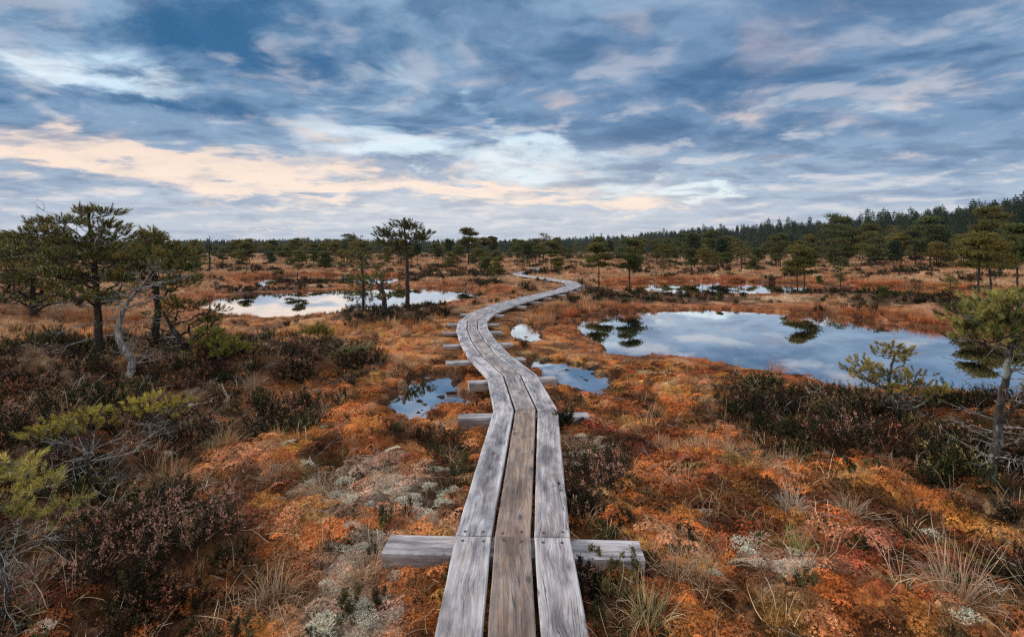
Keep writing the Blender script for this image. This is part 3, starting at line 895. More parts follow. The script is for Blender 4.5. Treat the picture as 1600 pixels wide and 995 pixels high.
def twigs(name, seed, n, R, L, w, c, lift=.25, fork=2):
    rng = np.random.default_rng(seed); b = Buf()
    a = rng.uniform(0, 2 * np.pi, n); P = np.stack([rng.uniform(-R, R, n), rng.uniform(-R, R, n), rng.uniform(0, .03, n)], 1)
    D = unit(np.stack([np.cos(a), np.sin(a), rng.normal(lift, lift, n)], 1)); Ls = L * rng.uniform(.4, 1.1, n); k = 1 + rng.normal(0, .3, (n, 1)).clip(-.6, .6)
    ribbons(b, P, D, Ls, np.full(n, w), rng.uniform(-.1, .5, n), c[None] * k, c[None] * k * 1.2, 4, .12, rng)
    for f in range(fork):
        P2 = P + D * (Ls * rng.uniform(.3, .7, n))[:, None]; D2 = unit(D + rng.normal(0, .45, (n, 3)))
        ribbons(b, P2, D2, Ls * .4, np.full(n, w * .7), rng.uniform(0, .3, n), c[None] * k, c[None] * k * 1.2, 3, .12, rng)
    return b.mesh(name)


ONE = C(1, 1, 1)
PROTO = {}


def proto(kind, meshes, mat=M_PLANT):
    c = bpy.data.collections.new('kit_' + kind)
    for m_ in meshes:
        o = bpy.data.objects.new(m_.name, m_); m_.materials.append(mat); c.objects.link(o)
    PROTO[kind] = (c, len(meshes))


# multiplied by the colour of the place they grow in (tint); the pale ones carry their own colour
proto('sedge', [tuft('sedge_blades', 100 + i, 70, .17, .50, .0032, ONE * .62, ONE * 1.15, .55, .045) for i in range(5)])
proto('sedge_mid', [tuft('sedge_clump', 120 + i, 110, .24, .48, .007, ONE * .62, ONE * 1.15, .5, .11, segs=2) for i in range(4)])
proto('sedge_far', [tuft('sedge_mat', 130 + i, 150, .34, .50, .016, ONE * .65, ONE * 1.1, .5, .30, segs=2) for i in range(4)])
proto('wisps', [tuft('dry_wisps', 140 + i, 16, .22, .75, .0032, C(.34, .23, .13), C(.66, .52, .35), .8, .05, .10, 4) for i in range(5)])
proto('moss', [cushion('moss_cushion', 150 + i, .075, .032, 330, .0078, [ONE, ONE * 1.25, ONE * .75, C(1.15, .9, .8)]) for i in range(5)])
proto('heather', [heather('heather_sprigs', 160 + i, 17, .19, .14, .012, 16, fl) for i, fl in enumerate([.1, .5, .2, .0, .8, .1])])
proto('heather_mid', [heather('heather_clump', 170 + i, 20, .26, .22, .026, 10, fl, w=.006) for i, fl in enumerate([.1, .4, .15, .2])])
proto('heather_far', [heather('heather_mat', 180 + i, 26, .36, .5, .06, 8, fl, w=.012, spread=.9) for i, fl in enumerate([.2, .35, .1])])
proto('lichen', [lichen('cup_lichen', 190 + i, .055, 110, .035) for i in range(4)])
proto('twigs', [twigs('dead_twigs', 200 + i, 7, .12, .20, .0035, C(.26, .24, .22)) for i in range(4)])
proto('straw', [twigs('fallen_straw', 210 + i, 12, .12, .17, .0028, C(.42, .30, .18), .1, 0) for i in range(4)])
proto('leaflets', [heather('leafy_sprigs', 220 + i, 7, .10, .08, .014, 12, 0, lc=C(.075, .068, .024), stem=C(.10, .05, .03)) for i in range(3)])


def scatter_mod(o, coll):
    ng = bpy.data.node_groups.get('scatter_' + coll.name)
    if ng is None:
        ng = bpy.data.node_groups.new('scatter_' + coll.name, 'GeometryNodeTree')
        ng.interface.new_socket('Geometry', in_out='INPUT', socket_type='NodeSocketGeometry')
        ng.interface.new_socket('Geometry', in_out='OUTPUT', socket_type='NodeSocketGeometry')
        N = ng.nodes; L = ng.links
        gi = N.new('NodeGroupInput'); go = N.new('NodeGroupOutput')
        ci = N.new('GeometryNodeCollectionInfo'); ci.inputs['Collection'].default_value = coll
        ci.inputs['Separate Children'].default_value = True; ci.inputs['Reset Children'].default_value = True
        ip = N.new('GeometryNodeInstanceOnPoints'); ip.inputs['Pick Instance'].default_value = True
        def na(nm, ty):
            a = N.new('GeometryNodeInputNamedAttribute'); a.data_type = ty; a.inputs['Name'].default_value = nm
            return [s for s in a.outputs if s.enabled and s.name == 'Attribute'][0]
        L.new(gi.outputs[0], ip.inputs['Points']); L.new(ci.outputs[0], ip.inputs['Instance'])
        L.new(na('idx', 'INT'), ip.inputs['Instance Index'])
        e2r = N.new('FunctionNodeEulerToRotation'); L.new(na('rot', 'FLOAT_VECTOR'), e2r.inputs[0]); L.new(e2r.outputs[0], ip.inputs['Rotation'])
        L.new(na('scl', 'FLOAT_VECTOR'), ip.inputs['Scale'])
        L.new(ip.outputs[0], go.inputs[0])
    md = o.modifiers.new('scatter', 'NODES'); md.node_group = ng


def scatter(name, kind, X, Y, Z, scl, tint, rng, tilt=.15, zs=None, lean=None):
    coll, k = PROTO[kind]; n = len(X)
    if n == 0: return
    V = np.stack([X, Y, Z], 1)
    rot = np.stack([rng.normal(0, tilt, n), rng.normal(0, tilt, n), rng.uniform(0, 6.283, n)], 1)
    s3 = np.stack([scl, scl, scl * (zs if zs is not None else 1)], 1)
    me = mesh_np(name, V, None, None, {'idx': ('INT', rng.integers(0, k, n)), 'rot': ('FLOAT_VECTOR', rot), 'scl': ('FLOAT_VECTOR', s3), 'tint': ('FLOAT_COLOR', rgba(tint))})
    o = obj(name, me); tag(o, kind='stuff'); scatter_mod(o, coll)
    return o


def field_points(rng, r0, r1, dens, wide=1.12):
    """points over the part of the bog between two distances, evenly dens per square metre at r0 thinning as 1/r"""
    A = math.radians(50)
    n = int(dens * 2 * A * r0 * (r1 - r0))
    r = r0 + (r1 - r0) * rng.uniform(0, 1, n); a = rng.uniform(-A, A, n)
    return r * np.sin(a), r * np.cos(a)


def grow():
    rng = np.random.default_rng(77)
    # r0, r1, density at r0, kinds by distance
    def prep(r0, r1, dens):
        X, Y = field_points(rng, r0, r1, dens)
        z, big, small, pd, hum = height(X, Y, True)
        he, li = zones(X, Y)
        return X, Y, z, big, small, pd, hum, he, li, rng.uniform(0, 1, len(X))
    jit = lambda n, s=.22: (1 + rng.normal(0, s, (n, 1))).clip(.4, 1.7)
    WALK = 0.37
    # ---- near moss cushions
    for (r0, r1, dens) in ((1.5, 3.2, 260), (3.2, 8.5, 130)):
        X, Y, z, big, small, pd, hum, he, li, u = prep(r0, r1, dens)
        k = (big > .1) & (small > .05) & (u < (1 - he * .8) * (1 - li * .45))
        X, Y, z, big, small, pd, hum, he, li = [q[k] for q in (X, Y, z, big, small, pd, hum, he, li)]
        n = len(X); t = moss_color(X, Y, big, small, he * .4, li, None) * jit(n)
        scatter('sphagnum_moss', 'moss', X, Y, z, rng.uniform(.6, 1.25, n) * (1 if r0 < 3 else 1.3), t, rng, .25)
    # ---- lichen
    X, Y, z, big, small, pd, hum, he, li, u = prep(1.5, 7.5, 420)
    spots = sstep(fbm(X / .5, Y / .5, 301, 2), .30, .42) * .35
    k = (big > .2) & (small > .1) & (u < np.maximum(li * .8, spots * .6)) & (fbm(X / .16, Y / .16, 303, 2) > -.25)
    X, Y, z = X[k], Y[k], z[k]; n = len(X)
    t = np.ones((n, 3)) * jit(n, .12) * np.where(rng.uniform(0, 1, (n, 1)) < .35, C(1.15, .95, .85), C(1.0, 1.03, .96))
    scatter('reindeer_lichen', 'lichen', X, Y, z + .01, rng.uniform(.6, 1.3, n), t, rng, .2, .6)
    # ---- sedge and cotton grass, near to far
    for (r0, r1, dens, kind, sc_) in ((1.5, 4.5, 120, 'sedge', .55), (4.5, 11, 110, 'sedge', .85), (11, 28, 26, 'sedge_mid', 1.0), (28, 70, 6.5, 'sedge_far', 1.0), (70, 170, 1.3, 'sedge_far', 1.9)):
        X, Y, z, big, small, pd, hum, he, li, u = prep(r0, r1, dens)
        gr = sstep(fbm(X / 1.3, Y / 1.3, 311, 3), -.05, .35)
        p = .16 + .62 * gr + .5 * sstep(np.hypot(X, Y), 8, 16)
        p = np.maximum(p, sstep(big, 1.6, .5) * 1.0); p = np.maximum(p, sstep(small, .35, .1) * .5)
        p *= (1 - he * .88) * (1 - li * .8) * np.where(pd < .9, .35 + .4 * (r0 > 4), 1)
        k = (big > .10) & (small > .04) & (pd > WALK) & (u < p)
        X, Y, z, big, small, pd, hum, he, li = [q[k] for q in (X, Y, z, big, small, pd, hum, he, li)]
        n = len(X); t = moss_color(X, Y, big, small, he * 0, li * .5, None, True) * jit(n)
        r = np.hypot(X, Y)
        pal = sstep(fbm(X / 1.7, Y / 1.7, 321, 3) + rng.normal(0, .12, n), .0, .25) * np.where(big < 1.5, .25, .75)
        t = lerp(t, STRAW * jit(n) * .95, pal)
        s = sc_ * rng.uniform(.55, 1.15, n) * np.where((big < 1.0), 1.15, 1) * np.where(pd < .7, .6, 1)
        s = s * np.where((pd < .85) & (Y > 4) & (Y < 17), .45, 1)
        before = (pond_field(X + X / r * 3.0, Y + Y / r * 3.0)[0] < 1.0) | ((r > 17) & (pond_field(X + X / r * 6.0, Y + Y / r * 6.0)[0] < 1.0))      # short on the bank we look across
        s = s * np.where(before & (r > 8), np.where(r > 17, .3, .42), 1)
        scatter('sedge_grass', kind, X, Y, z, s, t, rng, .16, .8 if r0 > 20 else 1)
    # ---- dry wisps
    X, Y, z, big, small, pd, hum, he, li, u = prep(1.5, 12, 60)
    k = (big > .1) & (small > .05) & (pd > WALK) & (u < .35 + .45 * he)
    X, Y, z = X[k], Y[k], z[k]; n = len(X)
    scatter('dry_grass_wisps', 'wisps', X, Y, z, rng.uniform(.5, 1.3, n), np.ones((n, 3)) * jit(n, .3), rng, .25)
    X, Y, z, big, small, pd, hum, he, li, u = prep(1.5, 9, 50)
    k = (big > .1) & (small > .05) & (pd > WALK + .02) & (u < .25 + .3 * (pd < 1.4))
    X, Y, z = X[k], Y[k], z[k]; n = len(X)
    scatter('fallen_straw', 'straw', X, Y, z + .01, rng.uniform(.5, 1.2, n), np.ones((n, 3)) * jit(n, .3), rng, .2)
    # ---- heather
    for (r0, r1, dens, kind, sc_) in ((1.5, 4.5, 120, 'heather', .9), (4.5, 12, 70, 'heather', 1.1), (12, 30, 16, 'heather_mid', 1.25), (30, 75, 4.2, 'heather_far', 1.0), (75, 170, .8, 'heather_far', 1.8)):
        X, Y, z, big, small, pd, hum, he, li, u = prep(r0, r1, dens)
        sp = sstep(fbm(X / .7, Y / .7, 331, 2), .25, .4) * .16
        edge = np.where((pd < .75) & (r0 < 5), .22, 0) * sstep(fbm(X / .4, Y / .4, 335, 2), -.1, .2)
        k = (big > .35) & (small > .15) & ~((np.abs(Y - 2.86) < .16) & (np.abs(X) < .8)) & ~((np.abs(Y - 5.16) < .25) & (np.abs(X - .1) < .9)) & (pd > WALK + .09) & (u < np.maximum(np.maximum(he * .9 * sstep(fbm(X / .55, Y / .55, 361, 3), -.22, .02), sp), edge))
        X, Y, z, he, pd = [q[k] for q in (X, Y, z, he, pd)]
        n = len(X); g = fbm(X / .6, Y / .6, 341, 2)[:, None]
        t = np.ones((n, 3)) * jit(n, .3) * np.where(g > .10, C(1.0, 1.35, .8), np.where(g < -.14, C(1.35, 1.0, .8), C(1.1, .98, .82)))
        r = np.hypot(X, Y); before = (pond_field(X + X / r * 3.0, Y + Y / r * 3.0)[0] < 1.0) | ((r > 17) & (pond_field(X + X / r * 6.0, Y + Y / r * 6.0)[0] < 1.0))
        s = sc_ * rng.uniform(.55, 1.15, n) * (.65 + .35 * he) * np.where(pd < .8, .6, 1) * np.where(before & (r > 8), np.where(r > 17, .62, .5), 1)
        low = (X > 1.5) & (Y > 15) & (Y < 27) & (X < 12)      # the low strip between the two right ponds
        s = s * np.where(low, .85, 1) * (1 + .45 * np.clip(fbm(X / .9, Y / .9, 351, 2) * 2, -.8, 1))
        scatter('heather', kind, X, Y, z, s, t, rng, .22)
    # ---- bleached twigs among the heather, leafy sprigs in the moss
    X, Y, z, big, small, pd, hum, he, li, u = prep(1.5, 10, 34)
    k = (big > .3) & (small > .15) & (pd > .5) & (u < .08 + he * .5)
    X, Y, z = X[k], Y[k], z[k]; n = len(X)
    scatter('dead_twigs', 'twigs', X, Y, z + .03, rng.uniform(.5, 1.5, n), np.ones((n, 3)) * jit(n, .3), rng, .4)
    X, Y, z, big, small, pd, hum, he, li, u = prep(1.5, 7, 60)
    k = (big > .2) & (small > .15) & (pd > WALK) & (u < .10 + .25 * (pd < .8) + .35 * he)
    X, Y, z = X[k], Y[k], z[k]; n = len(X)
    scatter('leafy_sprigs', 'leaflets', X, Y, z, rng.uniform(.5, 1.3, n), np.ones((n, 3)) * jit(n, .3), rng, .3)


grow()

# individual plants the photo lets one point to
def plants():
    T = [  # px, py, height, tint0, tint1, label
        (262, 775, .30, C(.22, .14, .07), C(.50, .35, .20), 'large spreading tussock of tan grass at the edge of the dark heather'),
        (352, 700, .24, C(.25, .15, .06), C(.52, .38, .20), 'upright straw tussock between heather and orange moss above the big tan tussock'),
        (395, 612, .30, C(.28, .19, .12), C(.60, .46, .32), 'wide pale straw tussock on the far edge of the heather mound'),
        (500, 655, .24, C(.28, .17, .09), C(.58, .44, .30), 'pale tussock of loose grass on orange moss left of the dark puddle'),
        (500, 775, .20, C(.20, .13, .08), C(.50, .38, .26), 'greyish tussock beside the pale lichen patch'),
        (572, 915, .17, C(.22, .11, .05), C(.48, .30, .15), 'rusty tussock at the left end of the nearest cross beam'),
        (425, 950, .22, C(.25, .16, .09), C(.55, .41, .26), 'drooping tan tussock left of the lichen in the near moss'),
        (1235, 800, .20, C(.32, .25, .19), C(.62, .53, .44), 'bleached pale tussock on the right hand moss slope'),
        (1325, 810, .18, C(.30, .20, .13), C(.62, .48, .34), 'thin dry tussock at the top of the red moss'),
        (1490, 950, .34, C(.24, .15, .09), C(.60, .46, .32), 'big sprawling dry tussock beyond the red moss'),
        (1245, 865, .18, C(.14, .15, .04), C(.40, .34, .12), 'small yellow green tuft of narrow leaves in orange moss'),
        (1095, 915, .20, C(.22, .13, .07), C(.52, .38, .24), 'arching dry tussock to the right of the nearest cross beam'),
        (1012, 978, .20, C(.20, .15, .06), C(.50, .40, .22), 'arching grass tuft at the foot of the nearest beam by the walkway'),
        (1215, 585, .26, C(.40, .15, .06), C(.62, .34, .17), 'rusty sedge clump standing on the near bank of the right pond'),
        (1060, 900, .16, C(.26, .16, .09), C(.56, .42, .28), 'low flattened tuft of pale grass on orange moss'),
        (430, 755, .22, C(.14, .12, .08), C(.40, .33, .24), 'dull grey green tussock just left of the lichen patch')]
    for i, (px, py, h, c0, c1, lab) in enumerate(T):
        x, y, z = on_ground(px, py)
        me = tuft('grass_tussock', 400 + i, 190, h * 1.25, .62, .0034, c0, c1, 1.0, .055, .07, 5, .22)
        o = obj('grass_tussock', me, M_PLANT1, loc=(x, y, z)); tag(o, lab, 'grass tussock', 'grass tussocks in the near bog')
    Hs = [(300, 850, .34, .30, .9, 'broad heather bush covered in dry pinkish flower heads in the near left'),
          (200, 880, .32, .26, .6, 'dark heather bush with a few flower heads behind the bare grey twigs'),
          (1170, 650, .26, .26, .15, 'rounded dark heather bush on the orange slope below the right pond'),
          (1235, 650, .22, .2, .1, 'smaller dark heather bush right of the rounded one below the pond'),
          (940, 760, .30, .22, .5, 'reddish heather bush growing along the right edge of the walkway'),
          (905, 800, .22, .18, .2, 'dark heather bush leaning over the walkway edge above the nearest beam'),
          (912, 930, .15, .12, .3, 'low heather bush in front of the nearest beam on the right'),
          (882, 668, .20, .07, .0, 'dark green heather sprig beside the second beam at the walkway bend'),
          (300, 690, .26, .24, .3, 'bushy heather at the middle of the left mound'),
          (420, 680, .24, .26, .35, 'purplish heather bush on the right side of the left mound'),
          (1500, 720, .28, .25, .2, 'dark heather bush at the foot of the leaning pine'),
          (1330, 700, .28, .26, .5, 'heather bush with pale seed heads below the dwarf pine'),
          (600, 500, .35, .4, .1, 'dark heather bush beneath the two small pines before the left pond')]
    for i, (px, py, h, R, fl, lab) in enumerate(Hs):
        x, y, z = on_ground(px, py)
        me = heather('heather_bush', 450 + i, 60, h * .9, R * 1.6, .013 if y < 8 else .02, 20, fl, fc=C(.40, .22, .16), spread=.62)
        o = obj('heather_bush', me, M_PLANT1, loc=(x, y, z)); tag(o, lab, 'heather bush', 'heather bushes')


plants()
# ------------------------------------------------------------------ trees
class Wood:
    def __init__(s): s.V = []; s.Q = []; s.n = 0
    def tube(s, pts, rad, k=5):
        pts = np.asarray(pts, float); rad = np.asarray(rad, float); m = len(pts)
        D = np.gradient(pts, axis=0); D = unit(D)
        ref = np.array([1., 0, 0]) if abs(D[0][0]) < .8 else np.array([0, 1., 0])
        U = unit(np.cross(D, ref)); W = np.cross(D, U)
        a = np.arange(k) * 2 * np.pi / k
        V = pts[:, None] + (U[:, None] * np.cos(a)[None, :, None] + W[:, None] * np.sin(a)[None, :, None]) * rad[:, None, None]
        s.V.append(V.reshape(-1, 3))
        i, j = np.meshgrid(np.arange(m - 1), np.arange(k), indexing='ij'); j2 = (j + 1) % k
        q = np.stack([i * k + j, i * k + j2, (i + 1) * k + j2, (i + 1) * k + j], -1).reshape(-1, 4) + s.n
        s.Q.append(q); s.n += m * k
    def mesh(s, name): return mesh_np(name, np.vstack(s.V), None, np.vstack(s.Q), smooth=True)


def bez(a, b, c, n):
    t = np.linspace(0, 1, n)[:, None]
    return a * (1 - t) ** 2 + 2 * b * t * (1 - t) + c * t * t


def needles(S, D, size, n, w, rng, col, short=1.0):
    """bottle-brush shoots: n needles round each axis. Returns V, T, colours"""
    N = len(S); D = unit(D)
    U = unit(np.cross(D, rng.normal(0, 1, (N, 3)))); W = np.cross(D, U)
    t = rng.uniform(0, 1, (N, n)); ph = rng.uniform(0, 2 * np.pi, (N, n)); al = rng.uniform(.55, 1.25, (N, n)) * (1.2 - .75 * t)
    base = S[:, None] + D[:, None] * (t * size[:, None] * .75)[..., None]
    rad = U[:, None] * np.cos(ph)[..., None] + W[:, None] * np.sin(ph)[..., None]
    nd = D[:, None] * np.cos(al)[..., None] + rad * np.sin(al)[..., None]
    sd = np.cross(nd, rad + rng.normal(0, .3, rad.shape)); sd /= np.linalg.norm(sd, axis=-1, keepdims=True) + 1e-9
    L = (size[:, None] * rng.uniform(.38, .60, (N, n)) * short)[..., None]
    ww = w if np.ndim(w) == 0 else w
    V = np.stack([base - sd * ww / 2, base + sd * ww / 2, base + nd * L], 2)
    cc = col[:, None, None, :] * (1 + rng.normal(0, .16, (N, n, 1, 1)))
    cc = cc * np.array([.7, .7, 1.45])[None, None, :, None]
    cc = np.broadcast_to(cc, V.shape)
    return V.reshape(-1, 3), np.arange(N * n * 3).reshape(-1, 3), cc.reshape(-1, 3)


GREEN, YGREEN, DGREEN, OCG = C(.075, .088, .020), C(.26, .22, .035), C(.030, .048, .018), C(.16, .125, .022)


DEADW = {}
def make_tree(seed, trunk, r0, pads, shoot=.10, nn=26, nw=.004, dens=1.0, green=GREEN, green2=OCG, mixg=.35, deadn=0, deadl=.5, twigr=.004, ksides=8, bare=0.0, snagtop=None, r1=.25, lod=0, flat=.5):
    """trunk: list of points; pads: (x,y,z,rx,rz) foliage layers, each carried by a limb leaving the trunk"""
    rng = np.random.default_rng(seed); wd = Wood()
    T = np.asarray(trunk, float)
    # smooth the trunk
    tt = np.linspace(0, len(T) - 1, max(8, len(T) * 4)); P = np.stack([np.interp(tt, np.arange(len(T)), T[:, i]) for i in range(3)], 1)
    for _ in range(3): P[1:-1] = (P[:-2] + 2 * P[1:-1] + P[2:]) / 4
    h = P[-1, 2]; m = len(P); f = np.linspace(0, 1, m)
    P[1:-1, :2] += rng.normal(0, r0 * .10, (m - 2, 2))
    rad = r0 * (1 - f * (1 - r1)); rad[0] *= 1.5; rad[1] *= 1.15
    wd.tube(P, rad, ksides)
    SS, DD, SZ, GC = [], [], [], []
    for (x, y, z, rx, rz) in pads:
        c = np.array([x, y, z]); hd = math.hypot(x - np.interp(z, P[:, 2], P[:, 0]), y - np.interp(z, P[:, 2], P[:, 1]))
        za = min(max(z - hd * rng.uniform(.25, .6) - rz * .4, h * .12), h * .96)
        k = int(np.argmin(np.abs(P[:, 2] - za))); A = P[k]
        end = c + np.array([0, 0, -rz * .2])
        dh = end - A; perp = np.array([-dh[1], dh[0], 0]) * rng.normal(0, .22)
        mid = A + dh * .5 + perp + np.array([0, 0, -np.linalg.norm(dh) * rng.uniform(-.12, .20)])
        # carry the limb on into the pad
        far = end + unit(dh * np.array([1, 1, .1]) + 1e-6) * rx * .55
        L1 = bez(A, mid, end, 7); L2 = bez(end, end + (end - L1[-2]) * .8, far + np.array([0, 0, rz * .3]), 4)
        L = np.vstack([L1, L2[1:]]); ll = len(L)
        L[1:-1] += rng.normal(0, max(rx, .1) * (.085 if lod < 2 else .035), (ll - 2, 3))
        ra = min(rad[k] * .55, .05 * r0 / .05) * min(1, .35 + np.linalg.norm(dh) * .8 / max(h * .3, .3)); ra = max(ra, twigr * 1.5)
        wd.tube(L, np.linspace(ra, twigr, ll), 5 if lod < 2 else 3)
        nb = max(4, int(rx * 30 * dens / (1 if lod == 0 else 1.6) * (10 * shoot) ** -1 * 1.0)) if lod < 2 else max(3, int(6 * dens))
        nb = min(nb, 46)
        for q in range(nb):
            s0 = L[int(ll * .45) + rng.integers(0, max(1, int(ll * .5)))]
            a = rng.uniform(0, 2 * np.pi); rr = rx * math.sqrt(rng.uniform(.08, 1))
            e = c + np.array([math.cos(a) * rr, math.sin(a) * rr, rz * (rng.uniform(-.35, .8) * math.sqrt(max(0, 1 - (rr / rx) ** 2 * .8)))])
            md = (s0 + e) / 2 + rng.normal(0, .08, 3) * rx + np.array([0, 0, -rx * .06])
            B = bez(s0, md, e, 4 if lod < 2 else 3)
            if lod < 2: wd.tube(B, np.linspace(max(ra * .35, twigr), twigr * .7, len(B)), 3)
            else: wd.tube(B, np.linspace(twigr * 1.3, twigr * .8, len(B)), 3)
            if rng.uniform() < bare: 
                continue
            ns = max(2, int((5 if lod == 0 else 4) * dens))
            g = green * (1 - mixg) + green2 * mixg if rng.uniform() < .5 else (green if rng.uniform() < .6 else green2)
            g = g * rng.uniform(.7, 1.3)
            for s_ in range(ns):
                tq = 1 - .55 * (s_ / ns) * rng.uniform(.4, 1); p = B[-1] * tq + B[-2] * (1 - tq)
                off = rng.normal(0, 1, 3) * np.array([1, 1, .35]) * shoot * (.75 if s_ else .15)
                tip = p + off; d = unit(unit(e - c + 1e-6) * .5 * np.array([1, 1, .4]) + off / max(shoot, 1e-6) * .5 + np.array([0, 0, rng.uniform(.25, .9)]))
                if lod == 0 and s_: wd.tube(np.array([p, (p + tip) / 2, tip]), [twigr * .6] * 3, 3)
                SS.append(tip); DD.append(d); SZ.append(shoot * rng.uniform(.75, 1.25)); GC.append(g)
    # bare dead branches on the lower trunk
    wt = wd
    if ksides == 8 and lod == 0 and shoot < .1: wd = Wood()
    for q in range(deadn):
        k = rng.integers(int(m * .12), int(m * .8)); A = P[k]; a = rng.uniform(0, 2 * np.pi); l = deadl * rng.uniform(.4, 1.1)
        d = np.array([math.cos(a), math.sin(a), rng.uniform(-.35, .45)]); e = A + d * l
        B = bez(A, A + d * l * .5 + rng.normal(0, .12, 3) * l, e + np.array([0, 0, rng.normal(0, .15) * l]), 6); wd.tube(B, np.linspace(max(rad[k] * .22, twigr * 1.5), twigr * .5, 6), 4)
        for w_ in range(5 if lod == 0 else 2):
            s0 = B[rng.integers(2, 6)]; dd = unit(d + rng.normal(0, .7, 3)) * l * rng.uniform(.15, .45)
            B2 = bez(s0, s0 + dd * .5 + rng.normal(0, .1, 3) * l * .3, s0 + dd, 4); wd.tube(B2, np.linspace(twigr, twigr * .35, 4), 3)
            if lod == 0:
                for v_ in range(2):
                    s1 = B2[rng.integers(1, 4)]; d3 = unit(dd / l + rng.normal(0, .5, 3)) * l * .14; wd.tube(np.array([s1, s1 + d3]), [twigr * .5, twigr * .2], 3)
    tm = wt.mesh('trunk'); cm = None
    if wd is not wt and wd.V: DEADW[tm.name] = wd.mesh('dead_branches')
    if SS:
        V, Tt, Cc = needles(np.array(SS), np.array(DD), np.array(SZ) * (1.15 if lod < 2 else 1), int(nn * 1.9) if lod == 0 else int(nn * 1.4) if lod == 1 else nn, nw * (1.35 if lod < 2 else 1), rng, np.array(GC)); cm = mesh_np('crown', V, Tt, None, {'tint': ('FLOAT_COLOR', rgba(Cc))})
    return tm, cm


def place_tree(kind, label, cat, tm, cm, x, y, z, bark=M_BARK, rz=0, scale=1, group=None):
    root = empty(kind, (x, y, z), rz); root.scale = (scale,) * 3
    tag(root, label, cat, group)
    if not len(tm.materials): tm.materials.append(bark)
    t = bpy.data.objects.new('trunk', tm); COL.objects.link(t); t.parent = root
    dm = DEADW.get(tm.name)
    if dm is not None:
        if not len(dm.materials): dm.materials.append(M_DEAD if y < 9.5 else M_BARK)
        c = bpy.data.objects.new('dead_branches', dm); COL.objects.link(c); c.parent = root
    if cm is not None:
        if not len(cm.materials): cm.materials.append(M_NEEDLE)
        c = bpy.data.objects.new('crown', cm); COL.objects.link(c); c.parent = root
    return root


def hero(kind, label, cat, seed, base, trunk, pads, depth=1.0, bark=M_BARK, group=None, **kw):
    """base and outline given by where they stand in the photo; all lengths become metres at the tree's own distance"""
    x, y, z = on_ground(*base) if len(base) == 2 else (*G(base[0], base[1], .05), 0)
    rng = random.Random(seed)
    s = y / F
    def w(px, py, dy=0.0):  # point at depth y+dy
        yy = y + dy
        return ((px - 800) * yy / F - x, dy, CAMZ - (py - HORIZ) * yy / F - z)
    tr = [(0, 0, -.06)] + [w(p[0], p[1], (p[2] if len(p) > 2 else 0)) for p in trunk]
    pd = []
    for p in pads:
        px, py, rx, rz_ = p[:4]
        dy = p[4] if len(p) > 4 else rng.uniform(-.8, .8) * rx * s * 1.2 * depth
        X = w(px, py, dy); pd.append((X[0], X[1], X[2], rx * s, rz_ * s))
    kw.setdefault('shoot', .10)
    tm, cm = make_tree(seed, tr, pads=pd, **kw)
    return place_tree(kind, label, cat, tm, cm, x, y, z - .02, bark, group=group)


NEARP = 'pines of the left hand clump'
# ---- left clump
hero('bog_pine', 'tallest dark pine of the left clump with layered pads reaching left', 'pine tree', 11, (155, 556), [(154, 520), (152, 470), (150, 420), (146, 385), (140, 350), (138, 322)],
     [(125, 330, 16, 9), (160, 332, 24, 9), (100, 347, 30, 8), (150, 352, 34, 11), (178, 368, 22, 10), (50, 352, 18, 8), (70, 362, 30, 9), (120, 375, 34, 11), (165, 385, 34, 12), (40, 372, 14, 8), (120, 400, 44, 14), (180, 405, 34, 14),
      (90, 425, 40, 14), (150, 435, 40, 14), (195, 430, 30, 12), (120, 462, 44, 12), (165, 462, 34, 10)], r0=.058, shoot=.085, nn=24, nw=.005, dens=1.15, deadn=18, deadl=.75, mixg=.35, green2=C(.16, .12, .02), twigr=.004)
hero('bog_pine', 'bushy ochre green pine at the left edge of the left clump', 'pine tree', 12, (52, 502), [(52, 470), (50, 440), (55, 410), (50, 385)],
     [(20, 400, 40, 16), (70, 392, 44, 15), (100, 412, 40, 15), (40, 425, 46, 16), (5, 440, 40, 16), (70, 448, 48, 15), (110, 440, 34, 14), (20, 465, 40, 12), (85, 470, 36, 10), (60, 378, 26, 10)], r0=.09, shoot=.13, nn=22, nw=.009, dens=1.5, deadn=6, deadl=.8, mixg=.6, lod=1, twigr=.006)
hero('bog_pine', 'dark pine cut by the left edge of the photo behind the bushy ochre one', 'pine tree', 13, (-18, 480), [(-18, 440), (-14, 400), (-10, 375)],
     [(-10, 378, 24, 12), (10, 392, 30, 12), (-40, 395, 40, 14), (15, 420, 30, 14), (-20, 430, 50, 16), (20, 445, 28, 12)], r0=.10, shoot=.15, nn=20, nw=.010, dens=1.4, lod=1, twigr=.007)
hero('dead_pine', 'twisted bleached pine snag with bare silvery trunk in the left clump', 'pine tree', 14, (200, 588), [(207, 570, .05), (203, 553, .03), (188, 535, 0), (182, 515, 0), (190, 488, 0), (198, 470, .02), (212, 455, 0), (225, 440, .05), (238, 420, 0)],
     [(235, 412, 22, 9), (262, 420, 26, 10), (215, 425, 20, 9), (275, 432, 24, 8), (248, 440, 26, 8), (212, 448, 20, 7), (290, 428, 16, 7), (180, 468, 16, 5), (240, 462, 26, 6)], r0=.050, shoot=.06, nn=20, nw=.003, dens=.9, bare=.72, deadn=16, deadl=.4, bark=M_DEAD, twigr=.0032, r1=.3, green=C(.10, .12, .04))
